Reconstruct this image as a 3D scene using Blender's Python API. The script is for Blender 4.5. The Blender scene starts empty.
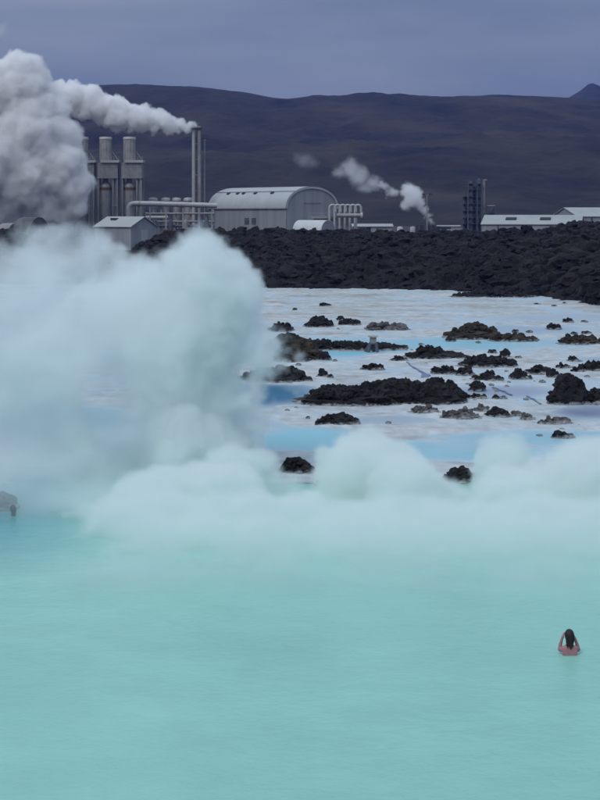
import bpy, bmesh, math, random
import numpy as np
from mathutils import Vector, Matrix
random.seed(7)
R = math.radians
S = bpy.context.scene
COL = S.collection
CAMZ, FPX, HY = 8.5, 1600.0, 215.0        # camera height, focal length in photo pixels, horizon row

def at(px, py, Y):
    """world point seen at a photo position at distance Y"""
    return Vector(((px - 300) / FPX * Y, Y, CAMZ - (py - HY) / FPX * Y))

def gy(py, z=0.0):
    """distance of a ground point (height z) that shows in row py"""
    return FPX * (CAMZ - z) / (py - HY)

# ------------------------------------------------------------------ numpy noise
_rng = np.random.RandomState(3)
_perm = np.concatenate([_rng.permutation(256)] * 3)
_g3 = _rng.normal(size=(256, 3)); _g3 /= np.linalg.norm(_g3, axis=1)[:, None]

def noise3(x, y, z):
    xi = np.floor(x).astype(int); yi = np.floor(y).astype(int); zi = np.floor(z).astype(int)
    xf, yf, zf = x - xi, y - yi, z - zi
    u, v, w = [t * t * t * (t * (t * 6 - 15) + 10) for t in (xf, yf, zf)]
    xi &= 255; yi &= 255; zi &= 255
    out = 0
    for dx in (0, 1):
        wx = u if dx else 1 - u
        for dy in (0, 1):
            wy = v if dy else 1 - v
            for dz in (0, 1):
                wz = w if dz else 1 - w
                g = _g3[_perm[_perm[_perm[(xi + dx) & 255] + ((yi + dy) & 255)] + ((zi + dz) & 255)]]
                out = out + wx * wy * wz * (g[..., 0] * (xf - dx) + g[..., 1] * (yf - dy) + g[..., 2] * (zf - dz))
    return out

def fbm(x, y, z=0.0, oct=5, gain=.5, ridge=False):
    x = np.asarray(x, float); y = np.asarray(y, float); z = np.zeros_like(x) + z
    a, s, f = 1.0, 0, 1.0
    for k in range(oct):
        n = noise3(x * f + 17.3 * k, y * f + 9.1 * k, z * f + 3.7 * k)
        if ridge: n = .5 - np.abs(n) * 1.6
        s = s + a * n
        a *= gain; f *= 2.03
    return s

def sstep(a, b, x):
    t = np.clip((x - a) / (b - a), 0, 1)
    return t * t * (3 - 2 * t)

# ------------------------------------------------------------------ materials
def mat(name, base, rough=.8, var=.25, scale=2.0, bump=0.0, bscale=None, metallic=0.0, spec=.3, second=None, detail=6, stretch=None, streak=None, tide=False):
    m = bpy.data.materials.new(name); m.use_nodes = True
    nt = m.node_tree; N, L = nt.nodes, nt.links
    bs = N['Principled BSDF']
    bs.inputs['Roughness'].default_value = rough
    bs.inputs['Metallic'].default_value = metallic
    bs.inputs['Specular IOR Level'].default_value = spec
    tc = N.new('ShaderNodeTexCoord')
    src = tc.outputs['Object']
    if stretch:
        mp = N.new('ShaderNodeMapping'); mp.inputs['Scale'].default_value = stretch
        L.new(src, mp.inputs[0]); src = mp.outputs[0]
    no = N.new('ShaderNodeTexNoise'); no.inputs['Scale'].default_value = scale; no.inputs['Detail'].default_value = detail
    no.inputs['Roughness'].default_value = .62
    L.new(src, no.inputs['Vector'])
    rp = N.new('ShaderNodeValToRGB')
    b2 = second or base
    lo = [max(0, c * (1 - var)) for c in base]; hi = [min(1, c * (1 + var)) for c in b2]
    rp.color_ramp.elements[0].position = .34; rp.color_ramp.elements[1].position = .66
    rp.color_ramp.elements[0].color = (*lo, 1); rp.color_ramp.elements[1].color = (*hi, 1)
    L.new(no.outputs[0], rp.inputs[0]); L.new(rp.outputs[0], bs.inputs['Base Color'])
    if streak:     # dark weather streaks running down a wall
        mp2 = N.new('ShaderNodeMapping'); mp2.inputs['Scale'].default_value = (streak, streak, streak * .06)
        L.new(tc.outputs['Object'], mp2.inputs[0])
        n3 = N.new('ShaderNodeTexNoise'); n3.inputs['Scale'].default_value = 1; n3.inputs['Detail'].default_value = 5
        L.new(mp2.outputs[0], n3.inputs['Vector'])
        r3 = N.new('ShaderNodeMapRange'); r3.inputs[1].default_value = .38; r3.inputs[2].default_value = .68; r3.inputs[3].default_value = 1.05; r3.inputs[4].default_value = .84
        L.new(n3.outputs[0], r3.inputs[0])
        mx = N.new('ShaderNodeMix'); mx.data_type = 'RGBA'; mx.blend_type = 'MULTIPLY'; mx.inputs[0].default_value = 1
        L.new(rp.outputs[0], mx.inputs[6]); L.new(r3.outputs[0], mx.inputs[7]); L.new(mx.outputs[2], bs.inputs['Base Color'])
    if tide:       # pale mineral crust left on the foot of the stone
        sz = N.new('ShaderNodeSeparateXYZ'); L.new(tc.outputs['Object'], sz.inputs[0])
        n4 = N.new('ShaderNodeTexNoise'); n4.inputs['Scale'].default_value = 3.5; n4.inputs['Detail'].default_value = 4; L.new(tc.outputs['Object'], n4.inputs['Vector'])
        ad = N.new('ShaderNodeMath'); ad.operation = 'MULTIPLY_ADD'; ad.inputs[1].default_value = -.38; L.new(n4.outputs[0], ad.inputs[0]); L.new(sz.outputs['Z'], ad.inputs[2])
        r4 = N.new('ShaderNodeMapRange'); r4.inputs[1].default_value = -.13; r4.inputs[2].default_value = -.06; r4.inputs[3].default_value = .8; r4.inputs[4].default_value = 0; L.new(ad.outputs[0], r4.inputs[0])
        mx4 = N.new('ShaderNodeMix'); mx4.data_type = 'RGBA'; mx4.inputs[7].default_value = (.34, .35, .35, 1)
        L.new(r4.outputs[0], mx4.inputs[0]); L.new(rp.outputs[0], mx4.inputs[6]); L.new(mx4.outputs[2], bs.inputs['Base Color'])
    if bump:
        n2 = N.new('ShaderNodeTexNoise'); n2.inputs['Scale'].default_value = bscale or scale * 4; n2.inputs['Detail'].default_value = 8
        n2.inputs['Roughness'].default_value = .65
        L.new(src, n2.inputs['Vector'])
        bp = N.new('ShaderNodeBump'); bp.inputs['Strength'].default_value = .9; bp.inputs['Distance'].default_value = bump
        L.new(n2.outputs[0], bp.inputs['Height']); L.new(bp.outputs[0], bs.inputs['Normal'])
    return m

M = {}
M['lava'] = mat('lava_stone', (.009, .0085, .0095), .95, .5, 1.6, .06, 9, second=(.019, .018, .0185), tide=True)
M['lava_brown'] = mat('lava_mossy', (.016, .014, .012), .95, .4, .9, .06, 9, second=(.045, .037, .026), tide=True)
M['lava_dusty'] = mat('lava_dusty', (.05, .048, .05), .95, .4, 1.2, .05, 9, second=(.12, .115, .115), tide=True)
M['lavafield'] = mat('lavafield', (.0045, .0042, .005), .97, .4, .22, .30, 1.4, second=(.017, .015, .0145), detail=9)
M['soil'] = mat('soil', (.05, .045, .04), .95, .3, .05)
M['hill'] = mat('hill_moss', (.005, .004, .0045), .97, .5, .0075, 7.0, .045, second=(.034, .026, .015), detail=9, stretch=(1, .6, 2.0))
M['clad'] = mat('grey_cladding', (.31, .325, .34), .55, .06, .15, streak=.6)
M['clad_roof'] = mat('roof_cladding', (.42, .435, .445), .5, .06, .2)
M['clad_dark'] = mat('gable_cladding', (.31, .325, .34), .6, .06, .15, streak=.6)
M['white'] = mat('white_sheet', (.55, .56, .56), .5, .08, .3)
M['steel'] = mat('weathered_steel', (.30, .29, .28), .6, .18, .5, metallic=.1, streak=1.2)
M['steel_light'] = mat('light_steel', (.43, .43, .42), .5, .1, .8, metallic=.1)
M['steel_blue'] = mat('blue_grey_steel', (.085, .10, .125), .6, .2, .6, metallic=.1)
M['steel_dark'] = mat('dark_steel', (.05, .05, .055), .7, .2, .8)
M['rust'] = mat('rust', (.16, .085, .055), .85, .3, 1.2)
M['louvre'] = mat('dark_louvre', (.035, .037, .042), .7, .1, 1)
M['silica_roof'] = mat('pale_roof', (.37, .39, .38), .6, .07, .25)
M['blue_hose'] = mat('blue_hose', (.17, .21, .34), .5, .1, 1)
M['hut'] = mat('dark_hut', (.10, .10, .105), .8, .2, .5)
M['skin'] = mat('skin', (.37, .18, .185), .5, .08, 9)
M['hair'] = mat('dark_hair', (.028, .018, .018), .55, .3, 30, stretch=(1, 1, .15))
M['swim'] = mat('swimwear', (.03, .03, .04), .7, .1, 5)

# ------------------------------------------------------------------ objects
def tag(o, label=None, cat=None, group=None, kind=None):
    if label: o['label'] = label
    if cat: o['category'] = cat
    if group: o['group'] = group
    if kind: o['kind'] = kind
    return o

def empty(name, loc, rz=0.0, **k):
    o = bpy.data.objects.new(name, None); COL.objects.link(o)
    o.location = loc; o.rotation_euler = (0, 0, rz); o.empty_display_size = .5
    return tag(o, **k)

class MB:
    """collects vertices and faces for one mesh object"""
    def __init__(s): s.v, s.f, s.sm = [], [], []
    def add(s, vs, fs, smooth=False):
        b = len(s.v); s.v += [tuple(p) for p in vs]
        s.f += [tuple(i + b for i in f) for f in fs]; s.sm += [smooth] * len(fs)
        return s
    def box(s, x0, x1, y0, y1, z0, z1):
        vs = [(x, y, z) for z in (z0, z1) for y in (y0, y1) for x in (x0, x1)]
        return s.add(vs, [(0, 2, 3, 1), (4, 5, 7, 6), (0, 1, 5, 4), (2, 6, 7, 3), (0, 4, 6, 2), (1, 3, 7, 5)])
    def tube(s, pts, r, n=16, caps=True):
        pts = [Vector(p) for p in pts]; k = len(pts)
        rs = r if isinstance(r, (list, tuple)) else [r] * k
        vs, up = [], None
        for i, p in enumerate(pts):
            d = (pts[min(i + 1, k - 1)] - pts[max(i - 1, 0)]).normalized()
            if up is None:
                up = Vector((0, 0, 1)) if abs(d.z) < .9 else Vector((1, 0, 0))
            a = d.cross(up).normalized(); b = a.cross(d).normalized(); up = b
            for j in range(n):
                t = 2 * math.pi * j / n
                vs.append(p + (a * math.cos(t) + b * math.sin(t)) * rs[i])
        fs = [(i * n + j, i * n + (j + 1) % n, (i + 1) * n + (j + 1) % n, (i + 1) * n + j) for i in range(k - 1) for j in range(n)]
        s.add(vs, fs, True)
        if caps:
            s.add(vs[:n], [tuple(range(n))[::-1]]); s.add(vs[-n:], [tuple(range(n))])
        return s
    def lathe(s, prof, c=(0, 0, 0), n=32):
        vs = [(c[0] + r * math.cos(2 * math.pi * j / n), c[1] + r * math.sin(2 * math.pi * j / n), c[2] + z) for r, z in prof for j in range(n)]
        fs = [(i * n + j, i * n + (j + 1) % n, (i + 1) * n + (j + 1) % n, (i + 1) * n + j) for i in range(len(prof) - 1) for j in range(n)]
        return s.add(vs, fs, True)
    def prism(s, poly, x0, x1):
        """polygon in y,z extruded along x"""
        n = len(poly)
        vs = [(x0, y, z) for y, z in poly] + [(x1, y, z) for y, z in poly]
        fs = [(i, (i + 1) % n, n + (i + 1) % n, n + i) for i in range(n)] + [tuple(range(n))[::-1], tuple(range(n, 2 * n))]
        return s.add(vs, fs)
    def build(s, name, m, parent=None, **k):
        me = bpy.data.meshes.new(name); me.from_pydata(s.v, [], s.f); 
        me.polygons.foreach_set('use_smooth', s.sm); me.materials.append(m); me.update()
        bm = bmesh.new(); bm.from_mesh(me); bmesh.ops.recalc_face_normals(bm, faces=bm.faces); bm.to_mesh(me); bm.free()
        try: me.set_sharp_from_angle(angle=R(40))
        except Exception: pass
        o = bpy.data.objects.new(name, me); COL.objects.link(o)
        if parent: o.parent = parent
        return tag(o, **k)

def grid_obj(name, X, Y, Z, m, smooth=True, cols=None, **k):
    ny, nx = X.shape
    co = np.stack([X, Y, Z], -1).reshape(-1, 3)
    i = np.arange(nx * ny).reshape(ny, nx)
    f = np.stack([i[:-1, :-1], i[:-1, 1:], i[1:, 1:], i[1:, :-1]], -1).reshape(-1, 4)
    me = bpy.data.meshes.new(name)
    me.vertices.add(len(co)); me.vertices.foreach_set('co', co.ravel())
    me.loops.add(f.size); me.loops.foreach_set('vertex_index', f.ravel().astype(np.int32))
    me.polygons.add(len(f)); me.polygons.foreach_set('loop_start', np.arange(0, f.size, 4, dtype=np.int32))
    me.polygons.foreach_set('use_smooth', np.full(len(f), smooth))
    me.materials.append(m); me.update(calc_edges=True)
    if cols is not None:
        a = me.color_attributes.new('tint', 'FLOAT_COLOR', 'POINT')
        a.data.foreach_set('color', np.concatenate([cols.reshape(-1, 3), np.ones((len(co), 1))], 1).ravel())
    o = bpy.data.objects.new(name, me); COL.objects.link(o)
    return tag(o, **k)

def tint_mat(name, rough, spec, bump=0, bscale=3, var=.15, vscale=1.0, stretch=(1, 1, 1), bstretch=None):
    """surface whose own colour (mineral crust, milky water) varies from place to place"""
    m = mat(name, (1, 1, 1), rough, 0, vscale, bump, bscale, spec=spec, stretch=stretch)
    N, L = m.node_tree.nodes, m.node_tree.links
    bs = N['Principled BSDF']
    at_ = N.new('ShaderNodeAttribute'); at_.attribute_name = 'tint'
    rp = [n for n in N if n.type == 'VALTORGB'][0]
    rp.color_ramp.elements[0].color = (1 - var * 2, 1 - var * 2, 1 - var * 2, 1); rp.color_ramp.elements[1].color = (1, 1, 1, 1)
    mx = N.new('ShaderNodeMix'); mx.data_type = 'RGBA'; mx.blend_type = 'MULTIPLY'; mx.inputs[0].default_value = 1
    L.new(at_.outputs['Color'], mx.inputs[6]); L.new(rp.outputs[0], mx.inputs[7]); L.new(mx.outputs[2], bs.inputs['Base Color'])
    return m

# ================================================================== camera, light, sky
cam = bpy.data.cameras.new('camera'); co = bpy.data.objects.new('camera', cam); COL.objects.link(co)
cam.sensor_fit = 'AUTO'; cam.sensor_width = 36; cam.lens = FPX / 800 * 36
cam.shift_y = -(400 - HY) / 800
co.location = (0, 0, CAMZ); co.rotation_euler = (R(90), 0, 0)
cam.clip_end = 20000; cam.clip_start = .5
S.camera = co

SUN_EL, SUN_AZ = 48, 215      # azimuth clockwise from the view direction (+Y): behind the camera, to the left
sl = bpy.data.lights.new('sun', 'SUN'); so = bpy.data.objects.new('sun', sl); COL.objects.link(so)
sl.energy = 1.2; sl.angle = R(25); sl.color = (1, .99, .975)
d = Vector((math.sin(R(SUN_AZ)) * math.cos(R(SUN_EL)), math.cos(R(SUN_AZ)) * math.cos(R(SUN_EL)), math.sin(R(SUN_EL))))
so.rotation_euler = d.to_track_quat('Z', 'Y').to_euler(); so.location = (-60, -60, 90)

w = bpy.data.worlds.new('World'); S.world = w; w.use_nodes = True
N, L = w.node_tree.nodes, w.node_tree.links
bg = N['Background']; bg.inputs['Strength'].default_value = .1
sky = N.new('ShaderNodeTexSky'); sky.sky_type = 'NISHITA'; sky.sun_disc = False
sky.sun_elevation = R(SUN_EL); sky.sun_rotation = R(SUN_AZ)
tc = N.new('ShaderNodeTexCoord')
sx = N.new('ShaderNodeSeparateXYZ'); L.new(tc.outputs['Generated'], sx.inputs[0])
mp = N.new('ShaderNodeMapping'); mp.inputs['Scale'].default_value = (2.2, 2.2, 13); L.new(tc.outputs['Generated'], mp.inputs[0])
cn = N.new('ShaderNodeTexNoise'); cn.inputs['Scale'].default_value = 1.5; cn.inputs['Detail'].default_value = 5; L.new(mp.outputs[0], cn.inputs['Vector'])
cr = N.new('ShaderNodeValToRGB'); L.new(cn.outputs[0], cr.inputs[0])       # overcast deck, seen from below
cr.color_ramp.elements[0].position = .33; cr.color_ramp.elements[0].color = (.108, .148, .238, 1)
cr.color_ramp.elements[1].position = .70; cr.color_ramp.elements[1].color = (.228, .260, .330, 1)
er = N.new('ShaderNodeMapRange'); er.inputs[1].default_value = .04; er.inputs[2].default_value = .9; er.inputs[3].default_value = 9.4; er.inputs[4].default_value = 36
er.clamp = True; L.new(sx.outputs['Z'], er.inputs[0])
vm = N.new('ShaderNodeVectorMath'); vm.operation = 'SCALE'; zr = N.new('ShaderNodeMapRange'); zr.inputs[1].default_value = .12; zr.inputs[2].default_value = .6; L.new(sx.outputs['Z'], zr.inputs[0])
zm = N.new('ShaderNodeMix'); zm.data_type = 'RGBA'; zm.inputs[7].default_value = (.19, .228, .278, 1); L.new(zr.outputs[0], zm.inputs[0]); L.new(cr.outputs[0], zm.inputs[6]); L.new(zm.outputs[2], vm.inputs[0]); L.new(er.outputs[0], vm.inputs['Scale'])
mx = N.new('ShaderNodeMix'); mx.data_type = 'RGBA'; mx.inputs[0].default_value = .9
L.new(sky.outputs[0], mx.inputs[6]); L.new(vm.outputs[0], mx.inputs[7]); L.new(mx.outputs[2], bg.inputs['Color'])

S.view_settings.view_transform = 'Standard'; S.view_settings.look = 'None'
S.view_settings.exposure = 0; S.view_settings.gamma = 1; S.view_settings.use_curve_mapping = False
c = S.cycles
c.use_adaptive_sampling = True; c.adaptive_threshold = .025; c.use_denoising = True
c.max_bounces = 16; c.diffuse_bounces = 3; c.glossy_bounces = 3; c.volume_bounces = 14; c.transparent_max_bounces = 16
c.volume_step_rate = 4.0; c.volume_max_steps = 512
c.sample_clamp_indirect = 6

# ================================================================== ground, hills, lava field
def ground_z(x, y):
    return np.where(y < 470, -1.4, 2.2) + 0 * x
ys = np.array([-300, -50, 60, 150, 300, 455, 462, 470, 520, 600, 800, 1100, 1600, 2600, 4500, 7500.])
xs = np.array([-6000, -3000, -1200, -500, -200, -80, 0, 80, 200, 500, 1200, 3000, 6000.])
X, Y = np.meshgrid(xs, ys)
grid_obj('ground', X, Y, sstep(440, 475, Y) * 3.5 - 1.4, M['soil'], kind='structure')

# hills: ridge profile along the sky
prof = [(-500, 104), (-200, 96), (0, 90), (60, 85), (120, 85), (170, 86.5), (200, 88), (240, 93), (270, 98), (290, 101), (340, 101), (360, 98), (375, 96.5), (400, 98),
        (420, 99.5), (445, 99), (480, 96.5), (510, 96), (550, 97), (570, 98), (600, 100), (800, 108), (1100, 100)]
def ridge_mesh(name, prof, Yb, Yt, m, nx, ny, x0, x1, rough, seed, zbase=2.0):
    px = np.linspace(x0, x1, nx); t = np.linspace(0, 1, ny)
    PX, T = np.meshgrid(px, t)
    Y = Yb + (Yt - Yb) * T
    X = (PX - 300) / FPX * Y
    top = CAMZ + (HY - np.interp(PX, [p[0] for p in prof], [p[1] for p in prof])) / FPX * Yt
    sh = np.where(T < .8, .62 * (T / .8) ** 1.15, .62 + .38 * sstep(.8, 1.0, T))
    sh = T ** 1.1 * .55 + .45 * sstep(.1, 1, T)
    n = fbm(X / 340 + seed, Y / 520, seed, 6) * rough + fbm(X / 90, Y / 200 + seed, seed, 5, ridge=True) * rough * .34
    Z = zbase + (top - zbase) * sh + n * np.sin(np.pi * T) + fbm(X / 60, Y / 60, seed, 4) * 1.0 * T
    # the back of the ridge falls away
    Yk = Y[-1:] + np.array([[300.], [1200.]]); Xk = np.repeat(X[-1:], 2, 0); Zk = np.stack([Z[-1] - 25, np.full(nx, 0.)])
    return grid_obj(name, np.vstack([X, Xk]), np.vstack([Y, Yk]), np.vstack([Z, Zk]), m, kind='structure')
ridge_mesh('hills', prof, 900, 2600, M['hill'], 700, 220, -500, 1100, 34, 2.3)
cone = [(440, 112), (540, 106), (566, 99), (580, 91), (588, 84.5), (592, 83), (598, 85), (612, 93), (640, 104), (720, 112)]
ridge_mesh('mountain', cone, 3300, 4200, M['hill'], 120, 50, 440, 720, 12, 5.1)

# lava field: rough clinker rising from the flats to a crest in front of the power plant
def front_y(px):     # row where the lava meets the pale flats
    return np.interp(px, [-200, 120, 260, 300, 420, 480, 540, 575, 600, 640, 800], [284, 284, 287, 288, 289, 292, 296, 300, 306, 322, 345])
def crest_y(px):     # row of the crest
    return np.interp(px, [-200, -20, 20, 60, 110, 128, 137, 146, 158, 175, 200, 300, 400, 455, 480, 500, 520, 545, 560, 585, 600, 700, 800],
                     [226, 226, 234, 250, 262, 262, 250, 241, 234, 231, 229.5, 229.5, 231, 230, 230, 227, 226, 229, 226, 220, 221, 219, 222])
nx, ny = 1000, 460
px = np.linspace(-180, 780, nx); t = np.linspace(0, 1, ny)
PX, T = np.meshgrid(px, t)
Y0 = FPX * CAMZ / (front_y(PX) - HY) - 2.5
Y = Y0 + (470 - Y0) * T ** 1.35
X = (PX - 300) / FPX * Y
Yc = Y0 + (330 - Y0) * .8
zc = CAMZ - (crest_y(PX) + 6.2 + 2.5 * sstep(468, 484, PX) * sstep(535, 510, PX) - HY) / FPX * Yc
u = (Y - Y0) / (Yc - Y0)
base = np.where(u < 1, zc * (.25 * sstep(0, .12, u) + .75 * np.clip(u, 0, 1) ** .9), zc + (np.minimum(1.2, zc) - zc) * sstep(1.0, 1.8, u))
env = sstep(0, .06, u)
big = fbm(X / 26, Y / 30, 1.0, 3) * 2.0
mid = fbm(X / 6.5, Y / 7.0, 2.0, 4, .6, ridge=True) * 1.3
clink = fbm(X / 2.2, Y / 2.4, 5.0, 4, .62, ridge=True) * .95
att = np.where(u > .8, 1 - .25 * sstep(.8, 1.05, u), 1)
Z = base - .25 * (1 - env) + env * (big * .6 * att + (mid + clink) * att - .55) - .12
lf = grid_obj('lava_field', X, Y, Z, M['lavafield'], smooth=False, kind='structure')
LAVA = (X, Y, Z, PX, T)

# ================================================================== silica flats and their pools
nx, ny = 760, 620
rows = np.linspace(484, 282, ny)
px = np.linspace(-160, 760, nx)
PX, PY = np.meshgrid(px, rows)
Y = FPX * CAMZ / (PY - HY)
X = (PX - 300) / FPX * Y
_pn = [fbm(X / 4, Y / 9, q_, 4) * .55 for q_ in (2.0, 5.5)]
def blob(cx, cy, rx, ry, p=2):
    """soft pool outline, its centre and radii given where it shows in the photo"""
    nz = _pn[int(cx) % 2]
    return 1 - np.sqrt(((PX - cx) / rx) ** 2 + ((PY - cy) / ry) ** 2) + nz
h = fbm(X / 9, Y / 13, 7.0, 6, .55) * .55 + fbm(X / 1.8, Y / 3.2, 8.0, 4, .55) * .26 + .13
pools = [(430, 344, 190, 6.5, (.32, .58, .67)), (330, 352, 70, 5, (.25, .58, .70)), (258, 394, 58, 15, (.02, .15, .27)), (520, 330, 90, 5, (.40, .50, .58)),
         (590, 414, 46, 9, (.20, .24, .36)), (560, 437, 190, 7, (.34, .58, .66)), (400, 447, 90, 9, (.33, .58, .66)), (300, 438, 70, 13, (.29, .59, .67)),
         (500, 392, 60, 8, (.34, .40, .50)), (250, 425, 50, 9, (.40, .52, .60)), (560, 318, 70, 5, (.46, .54, .60)), (470, 455, 140, 7, (.33, .58, .66)),
         (150, 350, 120, 16, (.38, .5, .58)), (60, 420, 120, 16, (.30, .5, .58)), (600, 360, 30, 4, (.38, .46, .54)), (390, 420, 60, 5, (.42, .50, .56))]
wc = np.zeros(X.shape + (3,)) + np.array([.50, .62, .68]); 
for cx, cy, rx, ry, col in pools:
    b = blob(cx, cy, rx, ry)
    k = sstep(-.25, .75, b)[..., None]
    wc = wc * (1 - k) + np.array(col) * k
    h = h - 1.1 * sstep(-.1, .5, b) * .55
h = h - .06 * sstep(440, 475, PY)
Z = np.clip(h * .22, -.25, .14)
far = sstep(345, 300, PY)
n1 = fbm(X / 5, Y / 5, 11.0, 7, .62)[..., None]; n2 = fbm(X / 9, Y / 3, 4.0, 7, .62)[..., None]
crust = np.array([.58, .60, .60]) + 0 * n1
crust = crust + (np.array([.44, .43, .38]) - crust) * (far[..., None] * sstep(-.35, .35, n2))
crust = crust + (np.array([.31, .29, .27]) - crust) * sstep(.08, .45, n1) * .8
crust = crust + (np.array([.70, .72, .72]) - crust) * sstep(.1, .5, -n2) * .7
wet = sstep(.05, .0, Z)[..., None]
crust = crust + (np.array([.50, .61, .66]) - crust) * .6 * sstep(.09, .0, Z)[..., None]
M['crust'] = tint_mat('silica_crust', .75, .3, .05, 3.0, .14, 1.3, (1, .6, 1))
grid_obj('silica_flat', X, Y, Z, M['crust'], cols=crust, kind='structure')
M['poolwater'] = tint_mat('pool_water', .35, .12, .012, 1.4, .04, .5, (1, .5, 1))
sub = (slice(None, None, 2), slice(None, None, 2))
grid_obj('pool_water', X[sub], Y[sub], 0 * Z[sub], M['poolwater'], cols=wc[sub], kind='structure')

# lagoon: milky turquoise water
ny_, nx_ = 150, 160
yy = np.concatenate([np.linspace(-20, 20, 8), np.linspace(22, 52.5, ny_)])
X, Y = np.meshgrid(np.linspace(-45, 45, nx_), yy)
n = fbm(X / 7 + .8 * fbm(X / 5, Y / 5, 9.0, 2), Y / 8, 3.0, 5)[..., None]
lc = np.array([.29, .62, .52]) + n * np.array([.04, .06, .05])
lc = lc + (np.array([.14, .40, .43]) - lc) * (sstep(35.5, 43, Y) * sstep(-4, -8.5, X))[..., None]
M['lagoon'] = tint_mat('milky_lagoon', .24, .32, .06, .8, .045, .45, (1, 1, 1))
grid_obj('lagoon_water', X, Y, 0 * X + .012, M['lagoon'], cols=lc, kind='structure')
def shore(x): return 47.2 + 4.2 * sstep(-9, -5, x) + .6 * np.sin(x * .7)

# ================================================================== lava rocks
_ico = {}
def ico(sub):
    if sub not in _ico:
        bm = bmesh.new(); bmesh.ops.create_icosphere(bm, subdivisions=sub, radius=1)
        bm.verts.index_update()
        _ico[sub] = (np.array([v.co[:] for v in bm.verts]), np.array([[v.index for v in f.verts] for f in bm.faces])); bm.free()
    return _ico[sub]

def lump(c, r, sub, seed, rough=.34):
    v, f = ico(sub)
    s = 1.0
    n = fbm(v[:, 0] * 1.3 + seed, v[:, 1] * 1.3, v[:, 2] * 1.3 + seed * .37, 3) * rough * 1.3 + fbm(v[:, 0] * 3.1, v[:, 1] * 3.1 + seed, v[:, 2] * 3.1, 4, .6, ridge=True) * rough * .65
    p = v * (1 + n[:, None]) * np.array(r)
    return p + np.array(c), f

TPL = [lump((0, 0, 0), (1, 1, 1), 2, 3.7 * i + 1, .75) for i in range(14)]
TPL1 = [lump((0, 0, 0), (1, 1, 1), 1, 5.1 * i + 2, .75) for i in range(10)]
def chip(rnd, c, r, tpl=TPL):
    """a jagged block, one of a few shapes turned at random"""
    v, f = rnd.choice(tpl)
    m_ = np.array(Matrix.Rotation(rnd.uniform(0, 6.28), 3, 'Z') @ Matrix.Rotation(rnd.uniform(0, 6.28), 3, 'X'))
    return (v @ m_.T) * np.array(r) + np.array(c), f

def rock(name, x0, x1, y0, y1, m, n=None, peaks=None, sub=None, tall=.74, **k):
    """an outcrop filling the given patch of the photo, standing on the flats (z = 0)"""
    Yf = gy(y1 - .2); s = FPX / Yf
    w = (x1 - x0) / s; tot = (y1 - y0) / s
    hgt = tall * tot
    dep = min(1.3 * w, max(.35 * w, (tot - hgt) * Yf / CAMZ))
    cx = ((x0 + x1) / 2 - 300) / FPX * Yf; cy = Yf + dep / 2
    rnd = random.Random(int(x0 * 7 + y1 * 13))
    V, F, b = [], [], 0
    def put(vf):
        nonlocal b
        v, f = vf
        V.append(v); F.append(f + b); b += len(v)
    asp = w / max(hgt, .01)
    if n is None: n = int(min(34, max(1, asp * 2.6 if asp > 1.6 else 1)))
    if n == 1:
        put(lump((0, 0, hgt * .3), (w * .45, dep * .45, hgt * .62), sub or 3, rnd.random() * 50, .6))
        if w * s > 7:
            for i in range(7): put(chip(rnd, (rnd.uniform(-.45, .45) * w, rnd.uniform(-.5, .3) * dep, hgt * rnd.uniform(.05, .7)), [hgt * rnd.uniform(.15, .3)] * 3))
    else:
        def prof_(uu):
            return np.interp(uu, [p[0] for p in peaks], [p[1] for p in peaks]) if peaks else (1 - abs(uu) ** 2.2) ** .6
        put(lump((0, 0, -hgt * .1), (w * .46, dep * .46, hgt * .5), 4, rnd.random() * 50, .5))
        for i in range(int(n * 1.2)):
            uu = -1 + 2 * (i + rnd.uniform(.1, .9)) / int(n * 1.2)
            e = max(.16, prof_(uu) * (rnd.uniform(.72, 1.06) if peaks else rnd.uniform(.45, 1.0)))
            rr = hgt * e * rnd.uniform(.28, .5)
            rx = min(max(rr * rnd.uniform(.8, 1.3), w / n * .5), w * .3)
            xx = uu * (w / 2 - rx * .8); vv = rnd.uniform(-.5, .5) * (1 - .5 * abs(uu))
            put(lump((xx, vv * dep * .5, hgt * e - rr * 1.05), (rx, rx * rnd.uniform(.8, 1.3), rr), sub or 3, rnd.random() * 50, .72))
            put(lump((xx, vv * dep * .5 - rx * .3, hgt * e * .4), (rx * 1.15, rx * 1.1, hgt * e * .45), 3, rnd.random() * 50, .6))
        # broken blocks over the top and rubble along the foot
        for i in range(int(w * s * (1.1 if w * s > 30 else .8))):
            uu = rnd.uniform(-1, 1); r_ = rnd.uniform(.9, 2.4) / s * (1 if rnd.random() < .8 else 1.5)
            r_ = min(r_, hgt * .35)
            if rnd.random() < .6:
                v_ = rnd.uniform(-.7, .5); z_ = hgt * prof_(uu) * rnd.uniform(.5, .98) * (1 - .5 * v_ * v_)
            else:
                v_ = -rnd.uniform(.75, 1.02) * (1 - .4 * uu * uu); z_ = r_ * .3
            put(chip(rnd, (uu * w * .49, v_ * dep * .5, z_), (r_ * rnd.uniform(.8, 1.4), r_ * rnd.uniform(.8, 1.4), r_ * rnd.uniform(.7, 1.1))))
    V = np.concatenate(V); F = np.concatenate(F)
    V[:, 2] = np.maximum(V[:, 2], -.25)
    me = bpy.data.meshes.new(name); me.from_pydata(V.tolist(), [], F.tolist()); me.materials.append(m)
    me.polygons.foreach_set('use_smooth', np.full(len(F), False)); me.update()
    ob = bpy.data.objects.new(name, me); COL.objects.link(ob); ob.location = (cx, cy, 0)
    return tag(ob, **k)

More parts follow.
